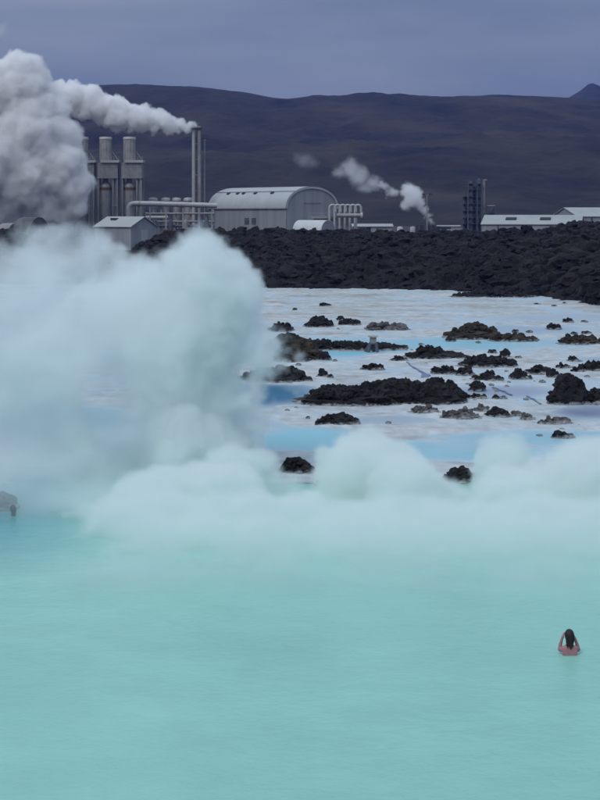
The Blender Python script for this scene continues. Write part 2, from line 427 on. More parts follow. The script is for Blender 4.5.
# the lava field: blocks of clinker welded into its surface
def strew():
    X, Y, Z, PX, T = LAVA
    rnd = random.Random(4); ny, nx = X.shape
    V = [np.array([v.co[:] for v in lf.data.vertices])]; F4 = np.array([p.vertices[:] for p in lf.data.polygons]).tolist(); b = len(V[0]); F3 = []
    for i in range(9000):
        t_ = rnd.random() ** 1.1; r_ = int(t_ * .62 * ny); c_ = int(rnd.uniform(.16, .86) * nx)
        if r_ < 2: continue
        x, y, z = X[r_, c_], Y[r_, c_], Z[r_, c_]
        s_ = (.16 + rnd.random() ** 4 * .75) * (.7 if r_ < 25 else 1)
        v, f = chip(rnd, (x, y, z + s_ * .05), (s_ * rnd.uniform(.8, 1.5), s_ * rnd.uniform(.8, 1.4), s_ * rnd.uniform(.55, .95)), TPL1 if s_ < .45 else TPL)
        V.append(v); F3 += (f + b).tolist(); b += len(v)
    me = bpy.data.meshes.new('lava_field'); me.from_pydata(np.concatenate(V).tolist(), [], F4 + F3); me.materials.append(M['lavafield'])
    lf.data = me
strew()

G1 = 'lava outcrops on the silica flats'
LV, LB, LD = M['lava'], M['lava_brown'], M['lava_dusty']
ROCKS = [
 (263, 323, 329, 362, LB, dict(peaks=[(-1, .5), (-.6, .85), (-.1, 1), (.35, .8), (.75, .5), (1, .2)], n=26), 'brown mossy lava mound at the edge of the steam beside the blue pool'),
 (271, 293, 319, 332, LV, {}, 'pointed dark lava knob rising just behind the brown mossy mound'),
 (320, 330, 350, 361, LV, {}, 'small upright lava lump at the right foot of the mossy mound'),
 (312, 408, 338, 351, LV, dict(n=30, peaks=[(-1, .9), (-.3, .75), (.3, .6), (.8, .4), (1, .25)]), 'long low lava spit in the blue pool behind the legged gauge stand'),
 (366, 409, 321, 331, LD, {}, 'flat grey-black lava hump on the far side of the blue pool'),
 (305, 333, 314, 328, LV, dict(n=12), 'broken row of black stones on the far flats behind the pointed knob'),
 (337, 346, 315, 321, LV, {}, 'small black stone between the broken row and the far flat hump'),
 (340, 359, 317, 326, LV, dict(n=7), 'thin dark strip of stones left of the far flat hump'),
 (319, 331, 302, 307, LV, {}, 'lone dark stone on the bare far flats near the lava field'),
 (392, 408, 355, 362, LV, {}, 'dark wedge shaped stone at the front edge of the blue pool'),
 (362, 384, 363, 371, LV, {}, 'low dark slab of lava on the white crust before the blue pool'),
 (240, 311, 364, 383, LV, dict(n=18), 'ragged lava cluster half veiled by steam above the deep blue pool'),
 (317, 328, 369, 378, LV, {}, 'single rough stone just right of the ragged veiled cluster'),
 (301, 422, 376, 407, LV, dict(n=40, sub=4, peaks=[(-1, .15), (-.8, .55), (-.45, .75), (-.1, .7), (.3, .85), (.62, .9), (.8, 1.0), (1, .8)]), 'widest black lava ridge in the middle of the white flats'),
 (404, 468, 375, 406, LV, dict(n=26, sub=4, peaks=[(-1, .8), (-.6, .75), (-.2, .8), (.1, .95), (.35, .8), (.7, .75), (1, .3)]), 'craggy right end block of the widest lava ridge'),
 (315, 359, 412, 426, LV, dict(n=14), 'spiky little lava row standing in pale water before the widest ridge'),
 (279, 314, 456, 475, LV, dict(n=16), 'black lava block poking out of the low steam at its left gap'),
 (444, 478, 466, 484, LV, dict(n=16), 'black lava block poking out between two round steam puffs'),
 (456, 531, 290, 298, LV, dict(n=26), 'long thin lava tongue on the flats at the foot of the lava field'),
 (449, 503, 322, 340, LB, dict(n=18, peaks=[(-1, .3), (-.6, .7), (-.1, .95), (.3, 1), (.8, .75), (1, .3)]), 'big brown topped lava mound on the far flats'),
 (492, 538, 332, 342, LB, dict(n=14), 'low tail of brown lava running right from the big brown mound'),
 (408, 466, 344, 360, LV, dict(n=22, peaks=[(-1, .2), (-.5, .85), (-.2, 1), (.2, .75), (1, .25)]), 'dark peaked outcrop standing in the blue pool'),
 (460, 518, 354, 368, LV, dict(n=18), 'spread of dark lava at the front shore right of the peaked outcrop'),
 (501, 511, 348, 358, LV, {}, 'small upright stone on top of the dark spread by the pool'),
 (560, 612, 334, 345, LB, dict(n=14), 'brown lava bank running out of the picture beyond the pool'),
 (549, 563, 323, 330, LV, {}, 'rounded dark stone alone on the far flats before the lava slope'),
 (564, 574, 317, 323, LV, {}, 'small dark stone behind the rounded lone stone on the far flats'),
 (433, 460, 365, 375, LV, dict(n=9), 'jagged row of black stones before the dark spread by the pool'),
 (457, 475, 367, 376, LV, dict(n=5), 'low black stone pile beside the jagged row'),
 (476, 505, 370, 382, LV, dict(n=10), 'tapering black stone heap behind the shallow grey pool'),
 (512, 532, 369, 380, LV, dict(n=6), 'rough dark lump left of the pointed twin heap'),
 (528, 554, 364, 375, LV, dict(n=8, peaks=[(-1, .3), (0, 1), (1, .4)]), 'pointed dark heap in the middle of the right flats'),
 (548, 561, 369, 378, LV, {}, 'little stone at the right foot of the pointed dark heap'),
 (556, 573, 363, 369, LV, {}, 'flat black stone behind the largest boulder'),
 (572, 586, 366, 373, LV, {}, 'squat black stone close behind the largest boulder'),
 (582, 612, 360, 372, LV, dict(n=9), 'tall edged dark stones at the picture edge behind the largest boulder'),
 (568, 582, 356, 362, LV, {}, 'thin flat stone on the pale shore beyond the boulder'),
 (470, 486, 380, 392, LV, dict(n=5), 'cube like dark stone just off the right end of the widest ridge'),
 (462, 489, 393, 400, LV, dict(n=8), 'low dark rubble tail before the cube like stone'),
 (492, 507, 395, 400, LV, {}, 'flat scrap of lava by the thin blue hose'),
 (551, 589, 376, 405, LV, dict(n=8, sub=4, tall=.9, peaks=[(-1, .25), (-.55, .7), (-.2, .95), (.2, 1), (.5, .9), (.8, .6), (1, .4)]), 'largest dark dome shaped boulder mirrored in a grey pool'),
 (581, 612, 387, 405, LV, dict(n=10), 'lower lava lobe leaning on the right side of the largest boulder'),
 (411, 438, 405, 414, LD, dict(n=9), 'grey dusty rubble patch just before the widest ridge'),
 (441, 481, 408, 420, LD, dict(n=14), 'broad dusty grey stone bed in front of the right ridge block'),
 (475, 491, 404, 413, LD, dict(n=5), 'dusty grey stone behind the black heap near the shore'),
 (487, 509, 405, 418, LV, dict(n=8, peaks=[(-1, .3), (0, 1), (1, .3)]), 'black peaked heap at the end of the dusty stone bed'),
 (512, 522, 409, 417, LD, {}, 'round grey stone just right of the black peaked heap'),
 (521, 534, 413, 421, LD, {}, 'smooth grey cobble nearest the open shallow water'),
 (540, 572, 416, 425, LD, dict(n=9), 'wide flat grey stone mat before the mirrored boulder'),
 (554, 574, 429, 439, LV, dict(n=5, peaks=[(-1, .3), (-.2, 1), (1, .4)]), 'lone black peaked stone in the pale blue water near the steam'),
 (-16, 14, 488, 512, LV, dict(n=12), 'dark lava rocks on the lagoon shore behind the far bather'),
 (316, 327, 476, 486, LV, dict(n=4), 'dim dark stone in the mist just below the left steam gap'),
]
for x0, x1, y0, y1, m, kw, lab in ROCKS:
    rock('lava_outcrop', x0, x1, y0, y1, m, label=lab, cat='lava rock', group=G1, **kw)

# pebble sized stones: nothing tells them apart
TINY = [(293, 297, 307.5, 311), (306, 310, 416, 420), (296, 301, 363, 366.5), (328, 334, 374, 379), (447, 456, 337, 342), (513, 519, 329, 333), (527, 533, 330, 333),
        (572, 578, 331.5, 335), (583, 592, 330.5, 334.5), (489, 497, 349, 354), (400, 408, 344.5, 349), (535, 541, 303, 305), (552, 558, 305, 307), (563, 567, 302, 304),
        (582, 588, 320, 322.5), (590, 597, 304, 306), (441, 446, 399, 401.5), (524, 529, 398, 400.5), (540, 546, 380, 383), (516, 523, 356, 359), (537, 543, 434, 436.5),
        (419, 424, 343, 345.5), (333, 337, 359, 362), (386, 391, 421, 424), (560, 565, 428, 430), (476, 481, 341, 343.5), (340, 345, 391, 393.5), (585, 590, 375, 378), (505, 509, 385, 387)]
rs = random.Random(12)
for q_ in range(46):      # crumbs trailing off the outcrops
    o_ = ROCKS[rs.choice([3, 5, 11, 13, 14, 15, 19, 20, 21, 22, 27, 28, 29, 30, 31, 37, 38, 42, 43, 48])]
    x_ = rs.choice([o_[0] - rs.uniform(2, 16), o_[1] + rs.uniform(1, 14), rs.uniform(o_[0], o_[1])]); y_ = o_[3] + rs.uniform(-1.5, 5)
    s_ = rs.uniform(.9, 2.6)
    if y_ < 440 and x_ < 606 and x_ > 262: TINY.append((x_, x_ + s_ * 1.9, y_ - s_ * 1.1, y_))
for q in TINY:
    rock('lava_stone', *q, LV, n=1, sub=3, label='tiny black lava stone lying loose on the pale flats', cat='stone', group='tiny loose lava stones')

# gauge stand in the blue pool
c_ = at(373, 352, gy(352)); k = gy(352) / FPX
g = empty('gauge_stand', (c_.x, c_.y, 0), label='small grey gauge box with a flat lid on splayed dark legs in the blue pool', cat='gauge stand')
MB().box(-3.2 * k, 3.2 * k, -.25, .25, 9.0 * k, 15.2 * k).build('box', M['steel_dark'] if 0 else M['steel'], g)
MB().box(-4.8 * k, 4.8 * k, -.36, .36, 15.2 * k, 16.6 * k).build('lid', M['steel_light'], g)
for dx, dy, fx in ((-3, -.2, -6), (3, -.2, 4.6), (-2, .2, -10), (1, .2, 1)):
    MB().tube([(fx * k, dy * 1.6, -.3), (dx * k, dy, 9.2 * k)], .10, 8).build('leg', M['steel_blue'], g)
MB().box(-4 * k, 4 * k, -.3, .3, 8.0 * k, 9.0 * k).build('deck', M['steel_blue'], g)

# hoses on the flats
def hose(pts, r, label):
    p = [at(x, y, gy(y)) + Vector((0, 0, .05)) for x, y in pts]
    q = []
    for a, b_ in zip(p[:-1], p[1:]):
        for i in range(6): q.append(a.lerp(b_, i / 6) + Vector((random.uniform(-.03, .03), random.uniform(-.1, .1), .015 * math.sin(i))))
    q.append(p[-1])
    MB().tube(q, r, 8).build('hose', M['blue_hose'], None, label=label, cat='hose', group='blue hoses on the flats')
hose([(407, 363), (413, 368), (420, 372), (430, 377)], .055, 'blue hose on the white crust behind the widest lava ridge')
hose([(492, 388), (503, 392), (512, 396)], .035, 'thin blue hose by the shallow grey pool')
hose([(526, 397), (533, 400), (541, 405)], .035, 'thin blue hose just left of the largest boulder')
MB().add([(at(x, y, gy(y)) + Vector((0, 0, z))) for x, y, z in ((421, 378, .04), (429, 378, .04), (430, 375.5, .08), (422, 375, .1))] + [(at(x, y, gy(y)) + Vector((0, .15, z))) for x, y, z in ((421, 378, .0), (429, 378, .0), (430, 375.5, .0), (422, 375, .0))],
         [(0, 1, 2, 3), (7, 6, 5, 4), (0, 4, 5, 1), (1, 5, 6, 2), (2, 6, 7, 3), (3, 7, 4, 0)]).build('tarpaulin', M['blue_hose'], None, label='crumpled blue sheet at the end of the hose behind the ridge', cat='tarpaulin')

# ================================================================== power plant
PY_ = 505.0
def pm(px): return px * PY_ / FPX       # metres from photo pixels at the plant
GZ = 2.2
def zt(py, Y=PY_): return CAMZ + (HY - py) * Y / FPX     # world height shown in row py
def lx(px, Y=PY_): return (px - 300) * Y / FPX

# --- barrel-vaulted hall
TH = 51; HL, HW, WH, RISE = 40.0, 20.5, 8.3, 6.5
hall = empty('vaulted_hall', (-8.9, 510, GZ), -R(TH), label='large pale grey barrel vaulted turbine hall behind the lava field', cat='hall')
wl = MB()
wl.box(-HL / 2, HL / 2, -HW / 2, -HW / 2 + .25, 0, WH); wl.box(-HL / 2, HL / 2, HW / 2 - .25, HW / 2, 0, WH)
for i in range(81):      # standing ribs of the sheet cladding
    x = -HL / 2 + HL * i / 80
    wl.box(x - .05, x + .05, -HW / 2 - .07, -HW / 2 + .01, .3, WH - .1)
wl.build('wall', M['clad'], hall)
def arc(t, o=0.0): a = math.pi * t; return (-(HW / 2 + o) * math.cos(a), WH + (RISE + o) * math.sin(a) ** .92)
nseg = 48
vt = MB(); ii = 160
vs, fs = [], []
for i in range(ii + 1):
    x = -HL / 2 - .3 + (HL + .6) * i / ii
    o = .28 + (.07 if i % 4 == 0 else 0)
    for j in range(nseg + 1):
        y, z = arc(j / nseg, o); vs.append((x, y, z))
for i in range(ii):
    for j in range(nseg):
        a = i * (nseg + 1) + j; fs.append((a, a + 1, a + nseg + 2, a + nseg + 1))
vt.add(vs, fs, True).build('roof', M['clad_roof'], hall)
for sgn in (1, -1):
    poly = [(-HW / 2 + .3, 0), (HW / 2 - .3, 0)] + [(y * .97, z) for y, z in [arc(1 - j / nseg) for j in range(nseg + 1)]]
    gb = MB().prism(poly, sgn * HL / 2 - (.25 if sgn > 0 else 0), sgn * HL / 2 + (0 if sgn > 0 else .25))
    gb.build('gable', M['clad_dark'], hall)
rim = MB()
for j in range(nseg):
    (y0, z0), (y1, z1) = arc(j / nseg, -.35), arc((j + 1) / nseg, -.35)
    (y2, z2), (y3, z3) = arc(j / nseg, .27), arc((j + 1) / nseg, .27)
    x0, x1 = HL / 2 + .003, HL / 2 + .3
    rim.add([(x0, y0, z0), (x0, y1, z1), (x0, y3, z3), (x0, y2, z2), (x1, y0, z0), (x1, y1, z1), (x1, y3, z3), (x1, y2, z2)], [(4, 5, 6, 7), (0, 1, 5, 4), (2, 3, 7, 6)])
rim.build('verge_trim', M['clad_roof'], hall)
MB().box(-HL / 2 - .32, HL / 2 + .32, -HW / 2 - .5, -HW / 2 - .25, WH - .1, WH + .28).build('gutter', M['clad_dark'], hall)
# slightly raised walkway strip near the crown with hatches on it
yk, zk = arc(.27, .3)
MB().box(-HL / 2, HL / 2, yk - .12, yk + .12, zk + .02, zk + .22).build('roof_rail', M['clad_dark'], hall)
for px_ in (-13.5, -8.5, -5.4, .8, 9.4):
    y1, z1 = arc(.25, .35); y2, z2 = arc(.222, .35)
    h_ = MB(); 
    h_.add([(px_, y2, z2), (px_ + 1.3, y2, z2), (px_ + 1.3, y1, z1), (px_, y1, z1), (px_, y2, z2 + .35), (px_ + 1.3, y2, z2 + .35), (px_ + 1.3, y1, z1 + .3), (px_, y1, z1 + .3)],
           [(4, 5, 6, 7), (0, 1, 5, 4), (1, 2, 6, 5), (2, 3, 7, 6), (3, 0, 4, 7)])
    h_.build('roof_hatch', M['louvre'], hall)
for x in (-.8, 2.8):
    v_ = MB().box(x, x + 2.2, -HW / 2 - .16, -HW / 2 - .075, 3.4, 5.4)
    lv = v_.build('louvre', M['louvre'], hall)
    f_ = MB()
    for z in np.arange(3.5, 5.4, .3): f_.box(x, x + 2.2, -HW / 2 - .24, -HW / 2 - .165, z, z + .1)
    f_.build('frame', M['steel'], lv)
MB().box(HL / 2 + .003, HL / 2 + .12, -3.2, 3.4, 9.9, 10.3).build('gable_vent', M['steel'], hall)
MB().box(HL / 2 + .003, HL / 2 + .10, 2.0, 6.0, 0, 4.8).build('door', M['steel'], hall)

# --- arched shelter in front of the hall
def arch_hut(name, cx, Y, w_, l_, h_, rz, mroof, mend, gz, **k):
    t_ = empty(name, (cx, Y, gz), rz, **k)
    n_ = 20; r_ = MB(); vs, fs = [], []
    for x in (-l_ / 2, l_ / 2):
        for o_ in (0, -.2):
            for j in range(n_ + 1):
                a = math.pi * j / n_; vs.append((x, -(w_ / 2 + o_) * math.cos(a), max(.02, (h_ + o_) * math.sin(a) ** .85)))
    m1 = n_ + 1
    for j in range(n_):
        fs += [(j, j + 1, 2 * m1 + j + 1, 2 * m1 + j), (m1 + j, 3 * m1 + j, 3 * m1 + j + 1, m1 + j + 1), (j, m1 + j, m1 + j + 1, j + 1), (2 * m1 + j, 2 * m1 + j + 1, 3 * m1 + j + 1, 3 * m1 + j)]
    r_.add(vs, fs, True).build('roof', mroof, t_)
    for x in (-l_ / 2 + .1, l_ / 2 - .1):
        MB().prism([(-(w_ / 2 - .22) * math.cos(math.pi * j / n_), max(0, (h_ - .22) * math.sin(math.pi * j / n_) ** .85)) for j in range(n_ + 1)], x - .05, x + .05).build('end_wall', mend, t_)
    return t_
arch_hut('arched_shelter', lx(314, 468), 468, 7.0, 10.5, 3.8, -R(38), M['white'], M['clad_dark'], zt(231, 468) - .6, label='small white arched shelter at the foot of the big vaulted hall', cat='shelter')
arch_hut('arched_shed', lx(31, 395), 395, 6.2, 8.5, 6.4, -R(52), M['hut'], M['hut'], zt(243, 395), label='dark round topped shed half hidden between two steam clouds', cat='shed')
arch_hut('arched_shed', lx(9, 420), 420, 4.6, 6.0, 5.2, -R(52), M['steel'], M['hut'], zt(243, 420), label='small rounded grey shed at the picture edge beyond the dark one', cat='shed')

# --- goose-neck vents beside the hall
vb = empty('vent_platform', (lx(327, 480), 480, GZ), 0, label='grey steel platform with enclosed base beside the hall gable', cat='platform')
sc = 480 / FPX; 
def zz(py): return zt(py, 480) - GZ
MB().box(-19 * sc, 24 * sc, -2.0, 2.0, zz(218.5), zz(216)).build('deck', M['steel'], vb)
MB().box(-14 * sc, 7 * sc, -1.2, 1.9, 0, zz(218.5)).build('plinth', M['clad_dark'], vb)
rl = MB()
for x in np.linspace(-19 * sc, 24 * sc, 12): rl.tube([(x, -1.9, zz(216)), (x, -1.9, zz(213.2))], .04, 6)
rl.tube([(-19 * sc, -1.9, zz(213.2)), (24 * sc, -1.9, zz(213.2))], .04, 6); rl.build('railing', M['steel_light'], vb)
for x in (9, 16, 22): MB().box(x * sc - .18, x * sc + .18, -1.6, -1.25, 0, zz(218.5)).build('column', M['steel'], vb)
for i in range(6):
    x0 = 329.5 + i * 5.1
    t_ = empty('gooseneck_vent', (lx(x0, 477), 477, GZ), 0, label='pale gooseneck vent pipe in the row beside the hall gable', cat='vent pipe', group='row of gooseneck vent pipes')
    r1 = 3.0 * sc; top = zz(208.2)
    pts = [(0, 0, 0), (0, 0, top * .5), (0, 0, top)] + [(r1 - r1 * math.cos(a), 0, top + r1 * math.sin(a) * 1.05) for a in np.linspace(.2, math.pi, 12)] + [(2 * r1, 0, zz(212.5))]
    MB().tube(pts, .36, 12).build('pipe', M['steel_light'], t_)
    MB().lathe([(.36, 0), (.5, 0), (.5, .25), (.36, .25)], (2 * r1, 0, zz(212.5)), 14).build('flange', M['steel'], t_)
hp = empty('header_pipe', (lx(345, 474), 474, zt(215.5, 474)), 0, label='short thick header pipe with end flange under the gooseneck vents', cat='pipe')
MB().tube([(-8 * sc, 0, 0), (16 * sc, 0, 0)], .62, 16).build('barrel', M['steel'], hp)
MB().tube([(15.2 * sc, 0, -.1), (17.4 * sc, 0, -.1)], 1.05, 18).build('flange', M['steel_light'], hp)
MB().box(11 * sc, 12 * sc, -.3, .3, GZ - zt(215.5, 474), -.5).build('support', M['steel'], hp)

# --- low white building behind
def gable_house(name, pts, L_, W_, he, hr, rz, gz, mw, mr, over=.4, **k):
    t_ = empty(name, (pts[0], pts[1], gz), rz, **k)
    MB().prism([(-W_ / 2, 0), (W_ / 2, 0), (W_ / 2, he), (0, hr - .12), (-W_ / 2, he)], -L_ / 2, L_ / 2).build('wall', mw, t_)
    th = .18; sl = (hr - he) / (W_ / 2); yo = W_ / 2 + over; zo = he - sl * over
    MB().prism([(-yo, zo), (0, hr), (yo, zo), (yo, zo + th), (0, hr + th), (-yo, zo + th)], -L_ / 2 - over, L_ / 2 + over).build('roof', mr, t_)
    return t_
b_ = gable_house('low_building', (lx(372, 520), 520), pm(40), 9, zt(226.5, 520) - GZ, zt(224.2, 520) - GZ, 0, GZ, M['clad'], M['silica_roof'], label='low pale flat building just right of the gooseneck vents', cat='building')
MB().box(-2, -.6, -4.56, -4.503, 1.2, 2.4).build('window', M['louvre'], b_); MB().box(3, 4.4, -4.56, -4.503, 0, 2.2).build('door', M['steel'], b_)

# --- small tanks and machinery by the pole
for px_, lab in ((400, 'small white round tank nearer the low pale building'), (413, 'small white round tank nearer the lamp pole')):
    t_ = empty('storage_tank', (lx(px_, 500), 500, GZ), 0, label=lab, cat='tank', group='two small white tanks')
    hh = zt(226.5, 500) - GZ; rr = 2.9 * 500 / FPX
    MB().lathe([(rr, 0), (rr, hh * .85), (rr * .8, hh * .96), (rr * .3, hh), (.01, hh)], n=24).build('shell', M['white'], t_)
    MB().lathe([(rr + .06, hh * .5), (rr + .06, hh * .53)], n=24).build('band', M['steel'], t_)
t_ = empty('machinery_skid', (lx(424, 495), 495, GZ), 0, label='dark machinery block under the drifting steam vent by the pole', cat='machinery')
MB().box(-2.6, 3.4, -2, 2, 0, zt(225, 495) - GZ).build('housing', M['steel_dark'], t_)
for x in (-1.6, .2, 2.2): MB().tube([(x, -2.2, .5), (x, -2.2, zt(224, 495) - GZ)], .25, 10).build('pipe', M['steel_blue'], t_)
MB().tube([(2.5, 0, 4), (2.5, 0, zt(223.5, 495) - GZ + .6)], [.5, .35], 12).build('vent_nozzle', M['steel_light'], t_)
t_ = empty('machinery_skid', (lx(447, 500), 500, GZ), 0, label='low grey plant sheds and pipes before the blue process tower', cat='machinery')
MB().box(-4, 1, -2, 2, 0, zt(227, 500) - GZ).build('housing', M['steel_blue'], t_)
MB().box(-2.4, 3.6, -3.2, -2.05, 0, zt(229, 500) - GZ).build('cabinet', M['clad_dark'], t_)
MB().tube([(-3.5, -2.4, zt(226, 500) - GZ), (4, -2.4, zt(226, 500) - GZ)], .3, 10).build('pipe', M['steel_light'], t_)
MB().box(1.3, 4.6, -1, 1, 0, zt(228.4, 500) - GZ).build('cabin', M['clad'], t_)

def lamp_pole(px_, ytop, Y, label):
    t_ = empty('lamp_pole', (lx(px_, Y), Y, GZ), 0, label=label, cat='lamp pole')
    hh = zt(ytop, Y) - GZ
    MB().tube([(0, 0, 0), (0, 0, hh)], [.22, .12], 10).build('pole', M['steel'], t_)
    MB().tube([(-1.1, 0, hh), (1.1, 0, hh)], .07, 8).build('crossarm', M['steel'], t_)
    for x in (-1, 1): MB().box(x - .45, x + .45, -.35, .25, hh + .02, hh + .5).build('floodlight', M['steel_dark'], t_)
lamp_pole(427, 195, 490, 'tall lamp pole with two floodlights beside the drifting steam')

# --- blue process tower
tw = empty('process_tower', (lx(474, 510), 510, GZ), 0, label='tall blue-grey cluster of process columns left of the warehouses', cat='process tower')
q = 510 / FPX
def th(py): return zt(py, 510) - GZ
for dx, w_, top, dy, mm in ((-9, 2.4, 195, .8, 'steel_blue'), (-3.5, 2.2, 181, -.6, 'steel_blue'), (1, 1.6, 186, 1.2, 'steel_blue'), (5, 2.1, 178.5, .5, 'steel_blue')):
    r_ = w_ * q
    MB().lathe([(r_, 0), (r_, th(top) - .6), (r_ * .6, th(top) - .1), (.01, th(top))], (dx * q, dy, 0), 20).build('column', M[mm], tw)
MB().tube([(10 * q, 0, 0), (10 * q, 0, th(180))], .38, 12).build('flue', M['steel'], tw)
MB().box(9.2 * q, 12.8 * q, -.6, .6, th(180.6), th(179.4)).build('flue_platform', M['steel'], tw)
for py in (184, 190, 197, 204, 211, 218, 224):
    fl = MB().box(-12 * q, 8 * q, -1.9, 2.4, th(py), th(py) + .14)
    po = fl.build('platform', M['steel_blue'], tw)
    ra = MB(); ra.tube([(-12 * q, -1.85, th(py) + 1.15), (8 * q, -1.85, th(py) + 1.15)], .05, 6)
    for x in np.linspace(-12 * q, 8 * q, 7): ra.tube([(x, -1.85, th(py) + .1), (x, -1.85, th(py) + 1.15)], .04, 6)
    ra.build('railing', M['steel_blue'], po)
for x in (-12, -6.3, 2.9, 8):
    MB().box(x * q - .14, x * q + .14, -2.06, -1.92, 0, th(180 if x > -7 else 196)).build('post', M['steel_blue'], tw)
br = MB()
for a, b2, p0, p1 in ((-6.3, 2.9, 224, 211), (2.9, -6.3, 211, 197), (-6.3, 2.9, 197, 184), (2.9, 8, 224, 204), (8, 2.9, 204, 184), (-12, -6.3, 224, 211), (-6.3, -12, 211, 197)):
    br.tube([(a * q, -2.15, th(p0)), (b2 * q, -2.15, th(p1))], .08, 6)
br.build('bracing', M['steel_blue'], tw)
st = empty('stair_tower', (lx(491, 508), 508, GZ), 0, label='short blue steel stair tower right of the process columns', cat='stair tower')
for x in (-3.2, 3.2):
    for y in (-1, 1): MB().box(x * q - .12, x * q + .12, y - .12, y + .12, 0, th(205.5)).build('post', M['steel_blue'], st)
for py in (206, 213, 220): MB().box(-4 * q, 4 * q, -1.3, 1.3, th(py), th(py) + .3).build('landing', M['steel_blue'] if py > 206 else M['steel'], st)
MB().tube([(-3 * q, -1.15, th(226)), (3 * q, -1.15, th(220)), (-3 * q, -1.15, th(213)), (3 * q, -1.15, th(206))], .14, 6).build('stair', M['steel_blue'], st)
MB().box(-2.9 * q, 2.9 * q, -.6, .6, 0, th(210)).build('casing', M['steel_blue'], st)

# --- warehouses at the right
wy = 452
def warehouse(cx, Y, L_, W_, he, hr, rz, lab, hatches):
    t_ = gable_house('warehouse', (cx, Y), L_, W_, he, hr, rz, 2.2, M['clad'], M['silica_roof'], .35, label=lab, cat='warehouse')
    sl = (hr - he) / (W_ / 2)
    for x in hatches:
        y0, y1 = -W_ * .30, -W_ * .18
        z0, z1 = hr + .18 + sl * y0, hr + .18 + sl * y1
        MB().add([(x, y0, z0 - .05), (x + 3, y0, z0 - .05), (x + 3, y1, z1 - .05), (x, y1, z1 - .05), (x, y0, z0 + .35), (x + 3, y0, z0 + .35), (x + 3, y1, z1 + .25), (x, y1, z1 + .25)],
                 [(4, 5, 6, 7), (0, 1, 5, 4), (1, 2, 6, 5), (2, 3, 7, 6), (3, 0, 4, 7)]).build('skylight', M['louvre'], t_)
    rb = MB()
    for x in np.linspace(-L_ / 2, L_ / 2, int(L_ / 1.2)): rb.box(x - .05, x + .05, -W_ / 2 - .07, -W_ / 2 - .003, .2, he - .3)
    rb.build('wall_ribs', M['clad'], t_)
    MB().box(-L_ / 2 + 4.4, -L_ / 2 + 4.65, -W_ / 2 - .25, -W_ / 2 - .08, 0, he - .2).build('downpipe', M['steel_dark'], t_)
    MB().box(L_ / 2 + .003, L_ / 2 + .1, -3, 1.4, 0, 4.2).build('door', M['steel'], t_)
    return t_
warehouse(lx(536, wy) + .6, wy + 9, 27.5, 22, zt(224, wy) - 2.2 - .1, zt(215.5, wy + 10) - 2.2, R(-12), 'pale roofed warehouse in front with two dark skylights on its slope', (-7.5, 2.2))
warehouse(lx(618, 520), 520, 36, 26, zt(216.5, 520) - 2.2, zt(208, 520) - 2.2, R(9), 'second warehouse behind with its pale ridge higher at the picture edge', (3.0,))
lamp_pole(204.7, 140, 520, 'thin tall lamp pole close to the right of the twin chimney')

# --- three tall stack units at the left
def stack_unit(px_, lab):
    t_ = empty('stack_unit', (lx(px_), PY_, GZ), 0, label=lab, cat='steam stack', group='three tall steam stacks')
    def h(py): return zt(py) - GZ
    r = pm(6.0)
    MB().lathe([(r, h(178)), (r, h(138.2)), (r * .94, h(137.2)), (r * .8, h(137.2)), (r * .8, h(140)), (.01, h(140))], (0, 0, 0), 28).build('stack', M['steel'], t_)
    MB().lathe([(r + .02, h(139.6)), (r + .14, h(139.6)), (r + .14, h(138.0)), (r - .02, h(137.0))], (0, 0, 0), 28).build('rim', M['steel_light'], t_)
    ri = MB()
    for a in range(14): ri.box(r * math.cos(a * .449) - .07, r * math.cos(a * .449) + .07, r * math.sin(a * .449) - .07, r * math.sin(a * .449) + .07, h(160), h(140.5))
    ri.build('stack_ribs', M['steel'], t_)
    x0, x1 = pm(-3.5), pm(14.6)
    MB().box(x0, x1, -3.6, 3.0, h(163), h(160.4)).build('platform', M['steel_light'], t_)
    ra = MB()
    for x in np.linspace(x0 + .1, x1 - .1, 8): ra.tube([(x, -3.5, h(160.4)), (x, -3.5, h(157.3))], .04, 6)
    for z in (157.3, 158.9): ra.tube([(x0, -3.5, h(z)), (x1, -3.5, h(z))], .04, 6)
    MB().tube([(pm(5.5), 0, h(150)), (pm(13), -.5, h(160.4))], .1, 6).build('stay', M['steel'], t_)
    ra.build('railing', M['steel'], t_)
    MB().box(pm(-7), pm(13.2), -3.0, 2.8, h(178), h(163)).build('body', M['steel'], t_)
    pl = MB()
    for x in np.linspace(pm(-6.4), pm(12.6), 9): pl.box(x - .08, x + .08, -3.14, -3.003, h(178), h(163.2))
    pl.box(pm(-7.2), pm(13.4), -3.2, -3.15, h(178.6), h(177)); pl.build('body_ribs', M['steel'], t_)
    for x in (-6.2, 8.3, 12.4):
        for y in (-2.6, 2.4): MB().box(pm(x) - .22, pm(x) + .22, y - .22, y + .22, 0, h(178)).build('leg', M['steel'], t_)
    vr = pm(5.8)
    MB().lathe([(vr, 0), (vr, h(187)), (vr * .9, h(184.5)), (vr * .45, h(182)), (vr * .45, h(178))], (pm(.2), -.6, 0), 24).build('vessel', M['steel'], t_)
    MB().lathe([(vr + .05, h(190)), (vr + .12, h(190)), (vr + .12, h(187.4)), (vr + .05, h(187.4))], (pm(.2), -.6, 0), 24).build('vessel_band', M['rust'], t_)
    MB().tube([(pm(10.3), -1.6, 0), (pm(10.3), -1.6, h(178))], .33, 10).build('riser_pipe', M['steel_light'], t_)
    MB().tube([(pm(7.4), -2.7, h(206)), (pm(13), -2.7, h(206))], .18, 8).build('cross_pipe', M['steel'], t_)
    la = MB()
    for x in (pm(14.1), pm(15.2)): la.tube([(x, -1.0, 0), (x, -1.0, h(160))], .05, 6)
    for z in np.arange(.5, h(161), .5): la.tube([(pm(14.1), -1.0, z), (pm(15.2), -1.0, z)], .03, 5)
    la.build('ladder', M['steel'], t_)
